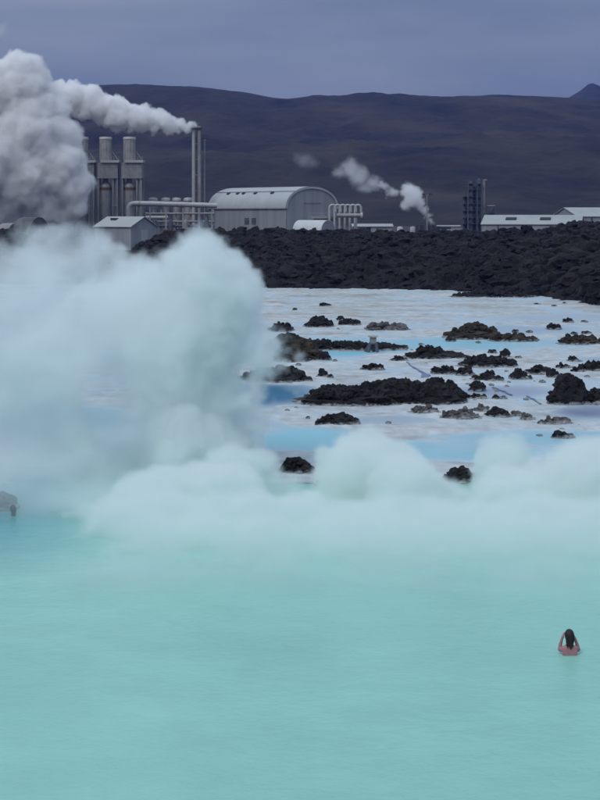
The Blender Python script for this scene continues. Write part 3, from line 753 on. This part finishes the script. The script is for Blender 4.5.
stack_unit(129.5, 'tall grey steam stack on a legged frame, nearest the vaulted hall')
stack_unit(105.7, 'middle one of the three tall grey steam stacks')
stack_unit(82.2, 'tall grey steam stack half covered by the big steam cloud')

# --- twin chimney
ch = empty('twin_chimney', (lx(196.4, 512), 512, GZ), 0, label='very tall slim twin flue chimney trailing white steam', cat='chimney')
hh = zt(126, 512) - GZ
for x in (-.85, .9):
    MB().lathe([(.60, 0), (.56, hh - .2), (.56, hh), (.42, hh), (.42, hh - 1.0), (.01, hh - 1.0)], (x, 0, 0), 20).build('flue', M['steel_light'] if x < 0 else M['steel'], ch)
MB().box(-1.75, 1.8, -.95, .95, hh - 1.1, hh - .55).build('head_collar', M['steel_dark'], ch)
tb = MB()
for z in np.arange(4, hh - 3, 5.0): tb.box(-1.55, 1.6, -.2, .2, z, z + .25)
tb.build('tie_bands', M['steel'], ch)
la = MB()
for x in (-.25, .25): la.tube([(x, -.95, 0), (x, -.95, hh - 1.2)], .05, 6)
for z in np.arange(.4, hh - 1.4, .5): la.tube([(-.25, -.95, z), (.25, -.95, z)], .03, 5)
la.build('ladder', M['steel_dark'], ch)

# --- silencers, steam main, pipe rack
SL = ['second steam silencer from the stacks, behind the steam main', 'third steam silencer from the stacks, behind the steam main', 'steam silencer beside the twin chimney base', 'steam silencer nearest the three tall stacks']
for px_, lab in zip((165.8, 176.6, 188, 153), SL):
    t_ = empty('steam_silencer', (lx(px_, 515), 515, GZ), 0, label=lab, cat='silencer', group='row of steam silencers')
    r = 3.7 * 515 / FPX; h0 = zt(198, 515) - GZ
    MB().lathe([(r, 0), (r, h0 - 1.0), (r * .96, h0 - .9)], n=24).build('shell', M['steel'], t_)
    MB().lathe([(r * 1.22, h0 - 1.0), (r * 1.22, h0 - .35), (r * 1.0, h0), (r * .3, h0 + .15), (.01, h0 + .15)], n=24).build('cap', M['steel_light'], t_)
    MB().lathe([(r + .08, h0 * .55), (r + .08, h0 * .6)], n=24).build('band', M['steel_light'], t_)
    MB().tube([(r * .5, -r, 1.5), (r * .5, -r - 1.2, 1.5), (r * .5, -r - 1.2, h0 * .5)], .3, 10).build('feed_pipe', M['steel'], t_)
Y1 = 490; s1 = Y1 / FPX
sm = empty('steam_main', (lx(170, Y1), Y1, GZ), 0, label='thick silver steam main bending down by the stacks and running to the hall', cat='pipe')
def sx_(px_, py): return ((px_ - 170) * s1, 0, zt(py, Y1) - GZ)
el = [sx_(128.6, 232), sx_(128.6, 214)] + [sx_(134 - 5.4 * math.cos(a), 208.9 - 5.4 * math.sin(a)) for a in np.linspace(.15, math.pi / 2, 9)] + [sx_(150, 203.6), sx_(180, 204.4), sx_(217, 205.6)]
MB().tube(el, 2.55 * s1, 20).build('pipe', M['steel_light'], sm)
for px_ in (139, 160, 181, 202):
    MB().tube([sx_(px_, 203.8 + (px_ - 139) * .03), sx_(px_ + .9, 203.8 + (px_ - 138) * .03)], 2.85 * s1, 20).build('flange', M['steel'], sm)
for px_ in (150, 166, 183, 199, 212):
    MB().box((px_ - 170) * s1 - .22, (px_ - 170) * s1 + .22, -.22, .22, 0, zt(206.6, Y1) - GZ).build('support', M['steel'], sm)
rk = empty('pipe_rack', (lx(180, 500), 500, GZ), 0, label='steel rack of pipes and valves below the steam main', cat='pipe rack')
s2 = 500 / FPX
for px_ in np.arange(146, 216, 7.5):
    MB().box((px_ - 180) * s2 - .2, (px_ - 180) * s2 + .2, -.2, .2, 0, zt(209.5 if int(px_) % 2 else 212, 500) - GZ).build('post', M['steel'], rk)
for py, r_, m_ in ((213.5, .28, 'steel'), (217.5, .55, 'steel_light'), (221.5, .3, 'steel'), (226, .42, 'steel_blue')):
    MB().tube([((146 - 180) * s2, -.7, zt(py, 500) - GZ), (((168 if py == 217.5 else 214) - 180) * s2, -.7, zt(py, 500) - GZ)], r_, 12).build('pipe', M[m_], rk)
for px_ in (155, 171, 186, 201, 207):
    MB().lathe([(.75, 0), (.75, 4.2), (.5, 4.8), (.01, 5.0)], ((px_ - 180) * s2, -1.9, 0), 14).build('valve_drum', M['steel_blue'] if px_ % 2 else M['steel'], rk)
t_ = empty('valve_box', (lx(168, 455), 455, 3.0), 0, label='small rust brown valve housing on the lava edge right of the gabled shed', cat='valve box')
MB().box(-1.1, 1.1, -1, 1, -1, zt(229.5, 455) - 3.0).build('housing', M['rust'], t_)
MB().tube([(0, 0, .5), (0, 0, zt(228.3, 455) - 3.0)], .25, 8).build('vent', M['rust'], t_)

# --- gabled shed at the left
sy = 400; s3 = sy / FPX
zg = zt(250, sy)
sh = gable_house("gabled_shed", (lx(124, sy), sy + 4), 13.0, 9.0, zt(226.5, sy) - zg, zt(217.2, sy) - zg, -R(40), zg, M["clad_dark"], M["silica_roof"], .35, label='grey gabled shed with pale roof between the steam and the lava', cat='shed')
MB().box(6.503, 6.6, -1.0, 1.4, 0, zt(229.5, sy) - zg).build('door', M['clad_roof'], sh)
hz = zt(217.2, sy) - zg
MB().box(-3.6, -1.6, -1.9, -.9, hz - .9, hz - .2).build('roof_vent', M['louvre'], sh)

# ================================================================== people
def skin_mesh(name, joints, edges, m, parent, root=0, levels=2):
    """one continuous surface grown round a skeleton of joints (x, y, z, radius)"""
    me = bpy.data.meshes.new(name + '_skeleton')
    me.from_pydata([j[:3] for j in joints], edges, []); me.update()
    o = bpy.data.objects.new(name, me); COL.objects.link(o)
    sk = o.modifiers.new('skin', 'SKIN'); sk.use_smooth_shade = True
    for i, j in enumerate(joints):
        r = j[3]; me.skin_vertices[0].data[i].radius = (r, r) if not isinstance(r, tuple) else r
        me.skin_vertices[0].data[i].use_root = (i == root)
    sb = o.modifiers.new('sub', 'SUBSURF'); sb.levels = levels; sb.render_levels = levels
    dg = bpy.context.evaluated_depsgraph_get(); dg.update()
    fin = bpy.data.meshes.new_from_object(o.evaluated_get(dg))
    bpy.data.objects.remove(o)
    fin.materials.clear(); fin.materials.append(m)
    ob = bpy.data.objects.new(name, fin); COL.objects.link(ob)
    if parent: ob.parent = parent
    return ob

def bather(px, py, Y, raised, rz, label):
    p = at(px, py, Y)
    t_ = empty('person', (p.x, p.y, 0), rz, label=label, cat='person', group='bathers in the lagoon')
    # facing +y (away from the camera); z = 0 is the water line, just under the shoulder blades
    J = [(0, 0, -.45, .14), (0, .0, -.25, (.165, .10)), (0, 0, -.05, (.175, .105)), (0, -.01, .10, (.155, .095)), (0, 0, .185, (.085, .07)), (0, .01, .235, .052),
         (0, .02, .29, .055), (0, .03, .35, .075), (0, .035, .41, .082), (0, .03, .455, .06)]
    E = [(i, i + 1) for i in range(len(J) - 1)]
    def chain(pts, start):
        prev = start
        for q_ in pts:
            J.append(q_); E.append((prev, len(J) - 1)); prev = len(J) - 1
        return prev
    for s_ in (-1, 1):
        if raised:      # elbows out and low, hands up at the temples
            hnd = chain([(s_ * .135, .0, .135, .062), (s_ * .19, .02, .10, .055), (s_ * .195, .07, .085, .047), (s_ * .175, .10, .19, .038), (s_ * .13, .125, .31, .027), (s_ * .118, .13, .335, .03)], 3)
            base = Vector((s_ * .108, .135, .36)); dirn = Vector((-s_ * .35, .15, 1)).normalized(); side = Vector((s_ * .1, 1, 0)).normalized()
        else:
            hnd = chain([(s_ * .14, .0, .125, .062), (s_ * .21, .06, .02, .052), (s_ * .24, .12, -.10, .045), (s_ * .2, .26, -.07, .035), (s_ * .16, .36, -.02, .027), (s_ * .155, .39, -.015, .03)], 3)
            base = Vector((s_ * .15, .42, -.01)); dirn = Vector((-s_ * .2, 1, .1)).normalized(); side = Vector((s_, .2, 0)).normalized()
        for f_, (o_, ln) in enumerate(((-.027, .060), (-.009, .072), (.010, .068), (.028, .055))):
            b0 = base + side * o_
            b1 = b0 + dirn * ln * .55; b2 = b1 + (dirn * .8 - Vector((s_ * .5, 0, 0))).normalized() * ln * .45
            chain([(*b0, .0095), (*b1, .0085), (*b2, .007)], hnd)
        tb_ = base - dirn * .02 - side * .03
        chain([(*tb_, .012), (*(tb_ + (dirn * .6 - side).normalized() * .035), .0095)], hnd)
    if raised: t_.scale = (.92, .92, .98)
    else: t_.location.z = -.14; t_.scale = (.85, .85, .9)
    body = skin_mesh('body', J, E, M['skin'], t_)
    # face on the far side of the head, ears at its sides
    fc = MB()
    for s_ in (-1, 1): fc.lathe([(.001, -.02), (.012, -.012), (.016, .0), (.012, .014), (.001, .022)], (s_ * .083, .035, .375), 10)
    fc.lathe([(.001, -.022), (.016, -.016), (.010, .006), (.001, .02)], (0, .122, .375), 10)
    fc.build('face', M['skin'], t_)
    # hair: cap over the skull that falls to the nape
    v, f = ico(4)
    n_ = fbm(v[:, 0] * 9, v[:, 1] * 9, v[:, 2] * 1.5, 3) * .10
    P_ = v * (1 + n_[:, None]) * np.array([.100, .108, .125])
    low = v[:, 2] < 0
    P_[low, 2] *= 1.35; P_[:, 1] = np.where((v[:, 1] > .35) & (v[:, 2] < .35), P_[:, 1] * .35, P_[:, 1])
    P_[low, 0] *= 1 - .22 * (-v[low, 2]); P_[low, 1] -= .02 * (-v[low, 2])
    P_ += np.array([0, .015, .385])
    me = bpy.data.meshes.new('hair'); me.from_pydata(P_.tolist(), [], f.tolist()); me.materials.append(M['hair'])
    me.polygons.foreach_set('use_smooth', np.full(len(f), True)); me.update()
    h_ = bpy.data.objects.new('hair', me); COL.objects.link(h_); h_.parent = t_
    hs = MB(); hr = random.Random(3)
    for i in range(26):
        a = hr.uniform(-2.6, -.5); rr_ = .094
        x_, y_ = rr_ * math.cos(a), .01 + rr_ * math.sin(a) * 1.05
        zb = .385 + hr.uniform(-.02, .05); zl = hr.uniform(.13, .22)
        hs.tube([(x_, y_, zb), (x_ * 1.02, y_ * 1.05, zb - zl * .5), (x_ * hr.uniform(.5, .95), y_ * 1.0 - .005, zb - zl), (x_ * hr.uniform(.3, .9), y_ - .01, zb - zl - .05)], [.012, .013, .010, .003], 6)
    hs.build('hair_strands', M['hair'], h_)
    st_ = MB()
    for s_ in (-1, 1): st_.tube([(s_ * .05, -.085, .165), (s_ * .07, -.06, .20), (s_ * .075, .0, .20)], .008, 6)
    st_.tube([(-.165, -.05, -.0), (-.09, -.105, -.0), (0, -.115, -.0), (.09, -.105, -.0), (.165, -.05, -.0)], .014, 8)
    st_.build('swim_top', M['swim'], t_)
    return t_
bather(569.5, 655, gy(655), True, 0, 'bather seen from behind with dark hair and both hands raised to the head')
bather(13, 516, gy(516), False, R(30), 'far bather at the misty left shore, only head and shoulders above water')

# ================================================================== steam
import os
def steam(name, puffs, voxel, dens, warp, wscale, erode, escale, edge, label, pad=1.0, sm=.15, bulge=0.0, bscale=1.0, thin=None, zmin=None, color=(1, 1, 1), aniso=.1, foot=None):
    """a body of steam: ellipsoidal puffs (x, y, z, rx, ry, rz, weight) joined, ruffled and filled with vapour"""
    vd = bpy.data.volumes.new(name); o = bpy.data.objects.new(name, vd); COL.objects.link(o)
    tag(o, label, 'steam', None, 'stuff')
    ng = bpy.data.node_groups.new(name + '_vapour', 'GeometryNodeTree')
    ng.interface.new_socket('Geometry', in_out='INPUT', socket_type='NodeSocketGeometry')
    ng.interface.new_socket('Geometry', in_out='OUTPUT', socket_type='NodeSocketGeometry')
    N, L = ng.nodes, ng.links
    def nd(t, **kw):
        n = N.new(t)
        for a, b in kw.items(): setattr(n, a, b)
        return n
    def math_(op, a, b=None, c=None):
        n = nd('ShaderNodeMath', operation=op)
        for i, v in enumerate((a, b, c)):
            if v is None: continue
            if isinstance(v, (int, float)): n.inputs[i].default_value = v
            else: L.new(v, n.inputs[i])
        return n.outputs[0]
    def vmath(op, a, b):
        n = nd('ShaderNodeVectorMath', operation=op)
        for i, v in enumerate((a, b)):
            if isinstance(v, (tuple, list)): n.inputs[i].default_value = v
            else: L.new(v, n.inputs[i])
        return n
    def noise(v, sc, det, rough=.55, out=0):
        n = nd('ShaderNodeTexNoise'); L.new(v, n.inputs['Vector']); n.inputs['Scale'].default_value = sc; n.inputs['Detail'].default_value = det
        n.inputs['Roughness'].default_value = rough
        return n.outputs[out]
    pos = nd('GeometryNodeInputPosition').outputs[0]
    nz = vmath('SUBTRACT', noise(pos, wscale, 5, .55, 1), (.5, .5, .5)).outputs[0]
    wn = nd('ShaderNodeVectorMath', operation='SCALE'); L.new(nz, wn.inputs[0]); wn.inputs['Scale'].default_value = warp * 2
    wp = vmath('ADD', pos, wn.outputs[0]).outputs[0]
    f = None
    for (x, y, z, rx, ry, rz, wt) in puffs:
        dlt = vmath('SUBTRACT', wp, (x, y, z)).outputs[0]
        dlt = vmath('MULTIPLY', dlt, (1 / rx, 1 / ry, 1 / rz)).outputs[0]
        ln = nd('ShaderNodeVectorMath', operation='LENGTH'); L.new(dlt, ln.inputs[0])
        v = math_('SUBTRACT', 1.0, ln.outputs['Value'])
        rm = min(rx, rz)
        v = math_('MULTIPLY', v, rm)                 # about metres inside the puff
        if wt != 1: v = math_('MULTIPLY', v, wt)
        f = v if f is None else math_('SMOOTH_MAX', f, v, sm)
    e = math_('SUBTRACT', noise(pos, escale, 7, .64), .5)
    f = math_('MULTIPLY_ADD', e, erode * 2, f)
    if bulge:      # cauliflower billows
        vo = nd('ShaderNodeTexVoronoi', feature='F1'); vo.inputs['Scale'].default_value = bscale; vo.inputs['Detail'].default_value = 0
        L.new(wp, vo.inputs['Vector'])
        f = math_('MULTIPLY_ADD', math_('SUBTRACT', .62, vo.outputs['Distance']), bulge, f)
        v2 = nd('ShaderNodeTexVoronoi', feature='F1'); v2.inputs['Scale'].default_value = bscale * 2.6; v2.inputs['Detail'].default_value = 0
        L.new(wp, v2.inputs['Vector'])
        f = math_('MULTIPLY_ADD', math_('SUBTRACT', .55, v2.outputs['Distance']), bulge * .42, f)
    mr = nd('ShaderNodeMapRange', interpolation_type='SMOOTHSTEP'); L.new(f, mr.inputs[0]); mr.inputs[1].default_value = 0; mr.inputs[2].default_value = edge
    den = math_('MULTIPLY', mr.outputs[0], dens)
    if thin:       # thinner and thicker places inside the cloud
        tn = nd('ShaderNodeMapRange', interpolation_type='SMOOTHSTEP'); L.new(noise(pos, thin[0], 3, .55), tn.inputs[0])
        tn.inputs[1].default_value = .40; tn.inputs[2].default_value = .66; tn.inputs[3].default_value = thin[1]; tn.inputs[4].default_value = thin[2]
        tv = tn.outputs[0]
        if len(thin) > 3:      # the column at the leading edge stays thick
            sp = nd('ShaderNodeSeparateXYZ'); L.new(pos, sp.inputs[0])
            xr = nd('ShaderNodeMapRange', interpolation_type='SMOOTHSTEP'); L.new(sp.outputs[0], xr.inputs[0])
            xr.inputs[1].default_value = thin[3]; xr.inputs[2].default_value = thin[4]
            tv = math_('MAXIMUM', tv, xr.outputs[0])
        den = math_('MULTIPLY', den, tv)
    if foot:       # vapour thins out towards the open water
        sp2 = nd('ShaderNodeSeparateXYZ'); L.new(pos, sp2.inputs[0])
        fr = nd('ShaderNodeMapRange', interpolation_type='SMOOTHSTEP'); L.new(math_('MULTIPLY_ADD', e, 2.5, sp2.outputs[1]), fr.inputs[0])
        for q_ in range(4): fr.inputs[q_ + 1].default_value = foot[q_]
        den = math_('MULTIPLY', den, fr.outputs[0])
    A = np.array([[p[0] - p[3], p[1] - p[4], p[2] - p[5]] for p in puffs]).min(0) - pad
    B = np.array([[p[0] + p[3], p[1] + p[4], p[2] + p[5]] for p in puffs]).max(0) + pad
    if zmin is not None: A[2] = zmin
    vc = nd('GeometryNodeVolumeCube')
    vc.inputs['Min'].default_value = A; vc.inputs['Max'].default_value = B; vc.inputs['Background'].default_value = 0
    for i, a in enumerate('XYZ'): vc.inputs['Resolution ' + a].default_value = int(max(8, (B[i] - A[i]) / voxel))
    L.new(den, vc.inputs['Density'])
    sm_ = nd('GeometryNodeSetMaterial'); L.new(vc.outputs[0], sm_.inputs[0])
    m = bpy.data.materials.new(name + '_vapour'); m.use_nodes = True
    mn, ml = m.node_tree.nodes, m.node_tree.links
    mn.remove(mn['Principled BSDF'])
    pv = mn.new('ShaderNodeVolumePrincipled'); pv.inputs['Density'].default_value = 1; pv.inputs['Color'].default_value = (*color, 1); pv.inputs['Anisotropy'].default_value = aniso
    ml.new(pv.outputs[0], mn['Material Output'].inputs['Volume'])
    sm_.inputs['Material'].default_value = m; vd.materials.append(m)
    L.new(sm_.outputs[0], nd('NodeGroupOutput').inputs[0]); nd('NodeGroupInput')
    md = o.modifiers.new('vapour', 'NODES'); md.node_group = ng
    return o

def pf(px, py, Y, r, ry=None, rd=1.0, wt=1):
    """puff given where its centre shows, its radii in photo pixels and its depth factor"""
    p = at(px, py, Y); s = Y / FPX
    return (p.x, p.y, p.z, r * s, r * s * rd, (ry or r) * s, wt)

STEAM = True
if STEAM:
    # tall bank drifting off the lagoon at the left
    Yb = 52
    A_ = [pf(200, 297, Yb, 62), pf(212, 336, Yb, 42), pf(244, 276, Yb, 18), pf(251, 325, Yb, 19), pf(236, 352, Yb, 20), pf(222, 395, Yb, 26), pf(194, 274, Yb, 42), pf(230, 302, Yb, 34), pf(216, 264, Yb, 25), pf(118, 306, Yb + 2, 58), pf(88, 266, Yb + 2, 40), pf(70, 252, Yb + 3, 32), pf(50, 275, Yb + 2, 54), pf(0, 288, Yb, 62), pf(-50, 300, Yb, 74),
          pf(160, 340, Yb, 78), pf(90, 360, Yb, 78), pf(20, 370, Yb, 84), pf(-40, 390, Yb, 94), pf(185, 400, Yb, 60), pf(120, 430, Yb, 74), pf(40, 430, Yb, 66), pf(180, 460, Yb - 1, 66), pf(110, 480, Yb - 2, 60),
          pf(70, 478, Yb + 2, 44), pf(-30, 450, Yb + 1, 64), pf(212, 440, Yb, 36), pf(258, 362, Yb, 24, 20, 1, .5), pf(246, 396, Yb, 26, 24, 1, .5), pf(238, 424, Yb, 24, 22, 1, .5), pf(268, 340, Yb, 18, 14, 1, .45)]
    steam('steam_cloud', A_, .055, 2.3, .75, .7, .66, 1.1, .34, 'tall billowing steam bank rising off the left half of the lagoon', bulge=.5, bscale=.75, sm=.35, thin=(.30, .03, .55, -5.2, -3.4), zmin=.05, color=(.952, .985, .984))
    # low bank along the far edge of the lagoon
    Yl = 46
    B_ = [pf(366, 490, Yl + 1, 54, 60), pf(308, 532, Yl, 42), pf(400, 497, Yl, 52, 50), pf(368, 464, Yl + 1, 38), pf(346, 466, Yl + 1, 27), pf(398, 468, Yl + 1, 30), pf(432, 512, Yl, 46, 36), pf(458, 524, Yl, 42, 32), pf(504, 474, Yl + 2, 36, 38), pf(515, 515, Yl, 52), pf(560, 502, Yl, 50), pf(597, 490, Yl, 54), pf(640, 495, Yl, 58),
          pf(588, 474, Yl + 1, 40), pf(246, 506, Yl + 1, 32), pf(252, 466, Yl + 2, 22, 22, 1, .7), pf(272, 496, Yl + 2, 24, 22, 1, .7), pf(330, 500, Yl + 1, 28), pf(230, 470, Yl + 2, 26), pf(215, 510, Yl, 56), pf(160, 515, Yl, 52), pf(110, 525, Yl - 1, 44, 34)]
    rn = random.Random(5)
    for x in range(130, 700, 58):
        B_.append(pf(x + rn.uniform(-14, 14), 532 + rn.uniform(-6, 6), Yl - 3.2, 56, 40 + rn.uniform(-4, 5)))
        B_.append(pf(x + 25 + rn.uniform(-14, 14), 545 + rn.uniform(-5, 5), Yl - 5.0, 60, 30 + rn.uniform(-6, 5), 1.0, .8))
    for x in range(170, 700, 75): B_.append(pf(x + rn.uniform(-18, 18), 568 + rn.uniform(-6, 6), 39.6, 78, 34 + rn.uniform(-5, 5), .8, .7))
    steam('steam_bank', B_, .05, 2.8, .45, .7, .34, 1.4, .30, 'low rolling steam bank along the far edge of the lagoon', bulge=.38, bscale=.7, sm=.4, zmin=.03, foot=(36.6, 46.5, .03, 1.0), color=(.945, .986, .978))
    # mist creeping over the water in front of the banks
    C_ = [pf(x, 548 + (x % 3) * 4, 41.0, 95, 42, .75) for x in (165, 250, 330, 410, 490, 570, 650)] + [pf(x, 586, 36.6, 140, 40, 1.0) for x in (140, 270, 400, 540, 670)]
    C_ += [pf(70, 496, 46.0, 110, 34, 1.1, .85), pf(-10, 489, 46.2, 90, 37, 1.0, .78), pf(10, 466, 46.5, 100, 34, 1.1, .9), pf(120, 540, 42.5, 80, 28, 1.0)]
    steam('steam_mist', C_, .12, 1.5, .7, .35, .30, .55, 1.3, 'thin mist creeping over the lagoon at the foot of the steam', zmin=.02, sm=.45, foot=(33.6, 41.5, .12, .8), color=(.945, .986, .978))
    # big cloud from the plant at the left edge
    Yp = 470
    D_ = [pf(20, 85, Yp, 32), pf(-12, 95, Yp, 40), pf(45, 112, Yp, 26), pf(30, 130, Yp, 42), pf(60, 140, Yp, 24), pf(55, 165, Yp, 34), pf(68, 185, Yp, 26), pf(72, 203, Yp, 19), pf(20, 175, Yp, 46), pf(-20, 160, Yp, 60), pf(40, 200, Yp, 30), pf(5, 200, Yp, 34), pf(62, 212, Yp, 16), pf(26, 68, Yp, 17), pf(48, 95, Yp, 14), pf(-30, 200, Yp, 40), pf(70, 165, Yp, 16)]
    steam('steam_plume', D_, .27, 1.0, 1.9, .11, 1.6, .30, 2.0, 'big white steam cloud rising at the left edge beside the stacks', bulge=2.5, bscale=.16, sm=1.0, pad=4, aniso=-.25, color=(.998, .999, 1))
    # trail from the twin chimney
    T_ = []
    for i_, px_ in enumerate(np.linspace(194.5, 60, 22)):
        yy_ = np.interp(px_, [60, 90, 120, 150, 180, 195], [97, 104, 113.5, 120.5, 125, 126.3]); rr_ = np.interp(px_, [60, 90, 120, 150, 180, 190, 195], [16.5, 16, 15, 12, 7.0, 4.2, 2.6])
        T_.append(pf(px_, yy_ + 1.8 * math.sin(i_ * 2.3), 512, rr_ * (1 + .14 * math.sin(i_ * 1.7))))
    steam('steam_plume', T_, .18, .9, .9, .22, .85, .55, .9, 'white steam trail streaming left from the top of the twin chimney', bulge=2.2, bscale=.27, sm=.4, pad=3, aniso=-.25)
    # ragged steam from the vent by the pole
    V_ = [pf(431.5, 224, 495, 2.6), pf(430, 220, 495, 3.4), pf(428, 215, 495, 4.2), pf(425, 210, 495, 5.2), pf(420, 203, 495, 7), pf(413, 197, 495, 11), pf(410, 192, 495, 10), pf(406, 205, 495, 7, None, 1, .8), pf(393, 192, 495, 7, 5, 1, .7), pf(382, 186, 495, 6, 4, 1, .6)]
    steam('steam_plume', V_, .15, .7, 1.0, .35, 1.1, .65, 1.3, 'white steam puff drifting off the vent beside the lamp pole', bulge=1.3, bscale=.4, sm=.5, pad=2)
    W_ = [pf(372, 183, 495, 13, 9), pf(358, 176, 495, 14, 12), pf(350, 169, 495, 12), pf(340, 172, 495, 11, 8), pf(366, 187, 495, 14, 8), pf(352, 163, 495, 7, 9)]
    steam('steam_plume', W_, .2, .22, 1.6, .25, 2.0, .45, 2.6, 'ragged grey steam wisp high against the hill above the gooseneck vents', sm=.8, pad=2)
    X_ = [pf(304, 160, 520, 14, 9), pf(312, 163, 520, 12, 7), pf(298, 157, 520, 9, 6)]
    steam('steam_plume', X_, .35, .05, 1.5, .2, 1.2, .4, 2.2, 'faint steam wisp against the hill above the vaulted hall', sm=.8, pad=2)
    Z_ = [pf(-5, 31, 470, 14, 10), pf(1, 27, 470, 9, 7)]
    steam('steam_plume', Z_, .4, .10, 1.5, .2, 1.2, .4, 2.2, 'scrap of steam in the sky at the upper left edge', sm=.8, pad=2)

# ================================================================== air
hz_ = MB().box(-6500, 6500, -320, 7600, -4, 420).build('haze', M['steel'], None, kind='stuff')
hm = bpy.data.materials.new('air'); hm.use_nodes = True
hm.node_tree.nodes.remove(hm.node_tree.nodes['Principled BSDF'])
pv = hm.node_tree.nodes.new('ShaderNodeVolumePrincipled'); pv.inputs['Density'].default_value = 0.95e-4; pv.inputs['Color'].default_value = (.155, .275, .90, 1); pv.inputs['Anisotropy'].default_value = .2
hm.node_tree.links.new(pv.outputs[0], hm.node_tree.nodes['Material Output'].inputs['Volume'])
hz_.data.materials.clear(); hz_.data.materials.append(hm)
tag(hz_, 'thin blue haze in the air over the whole valley', 'haze')
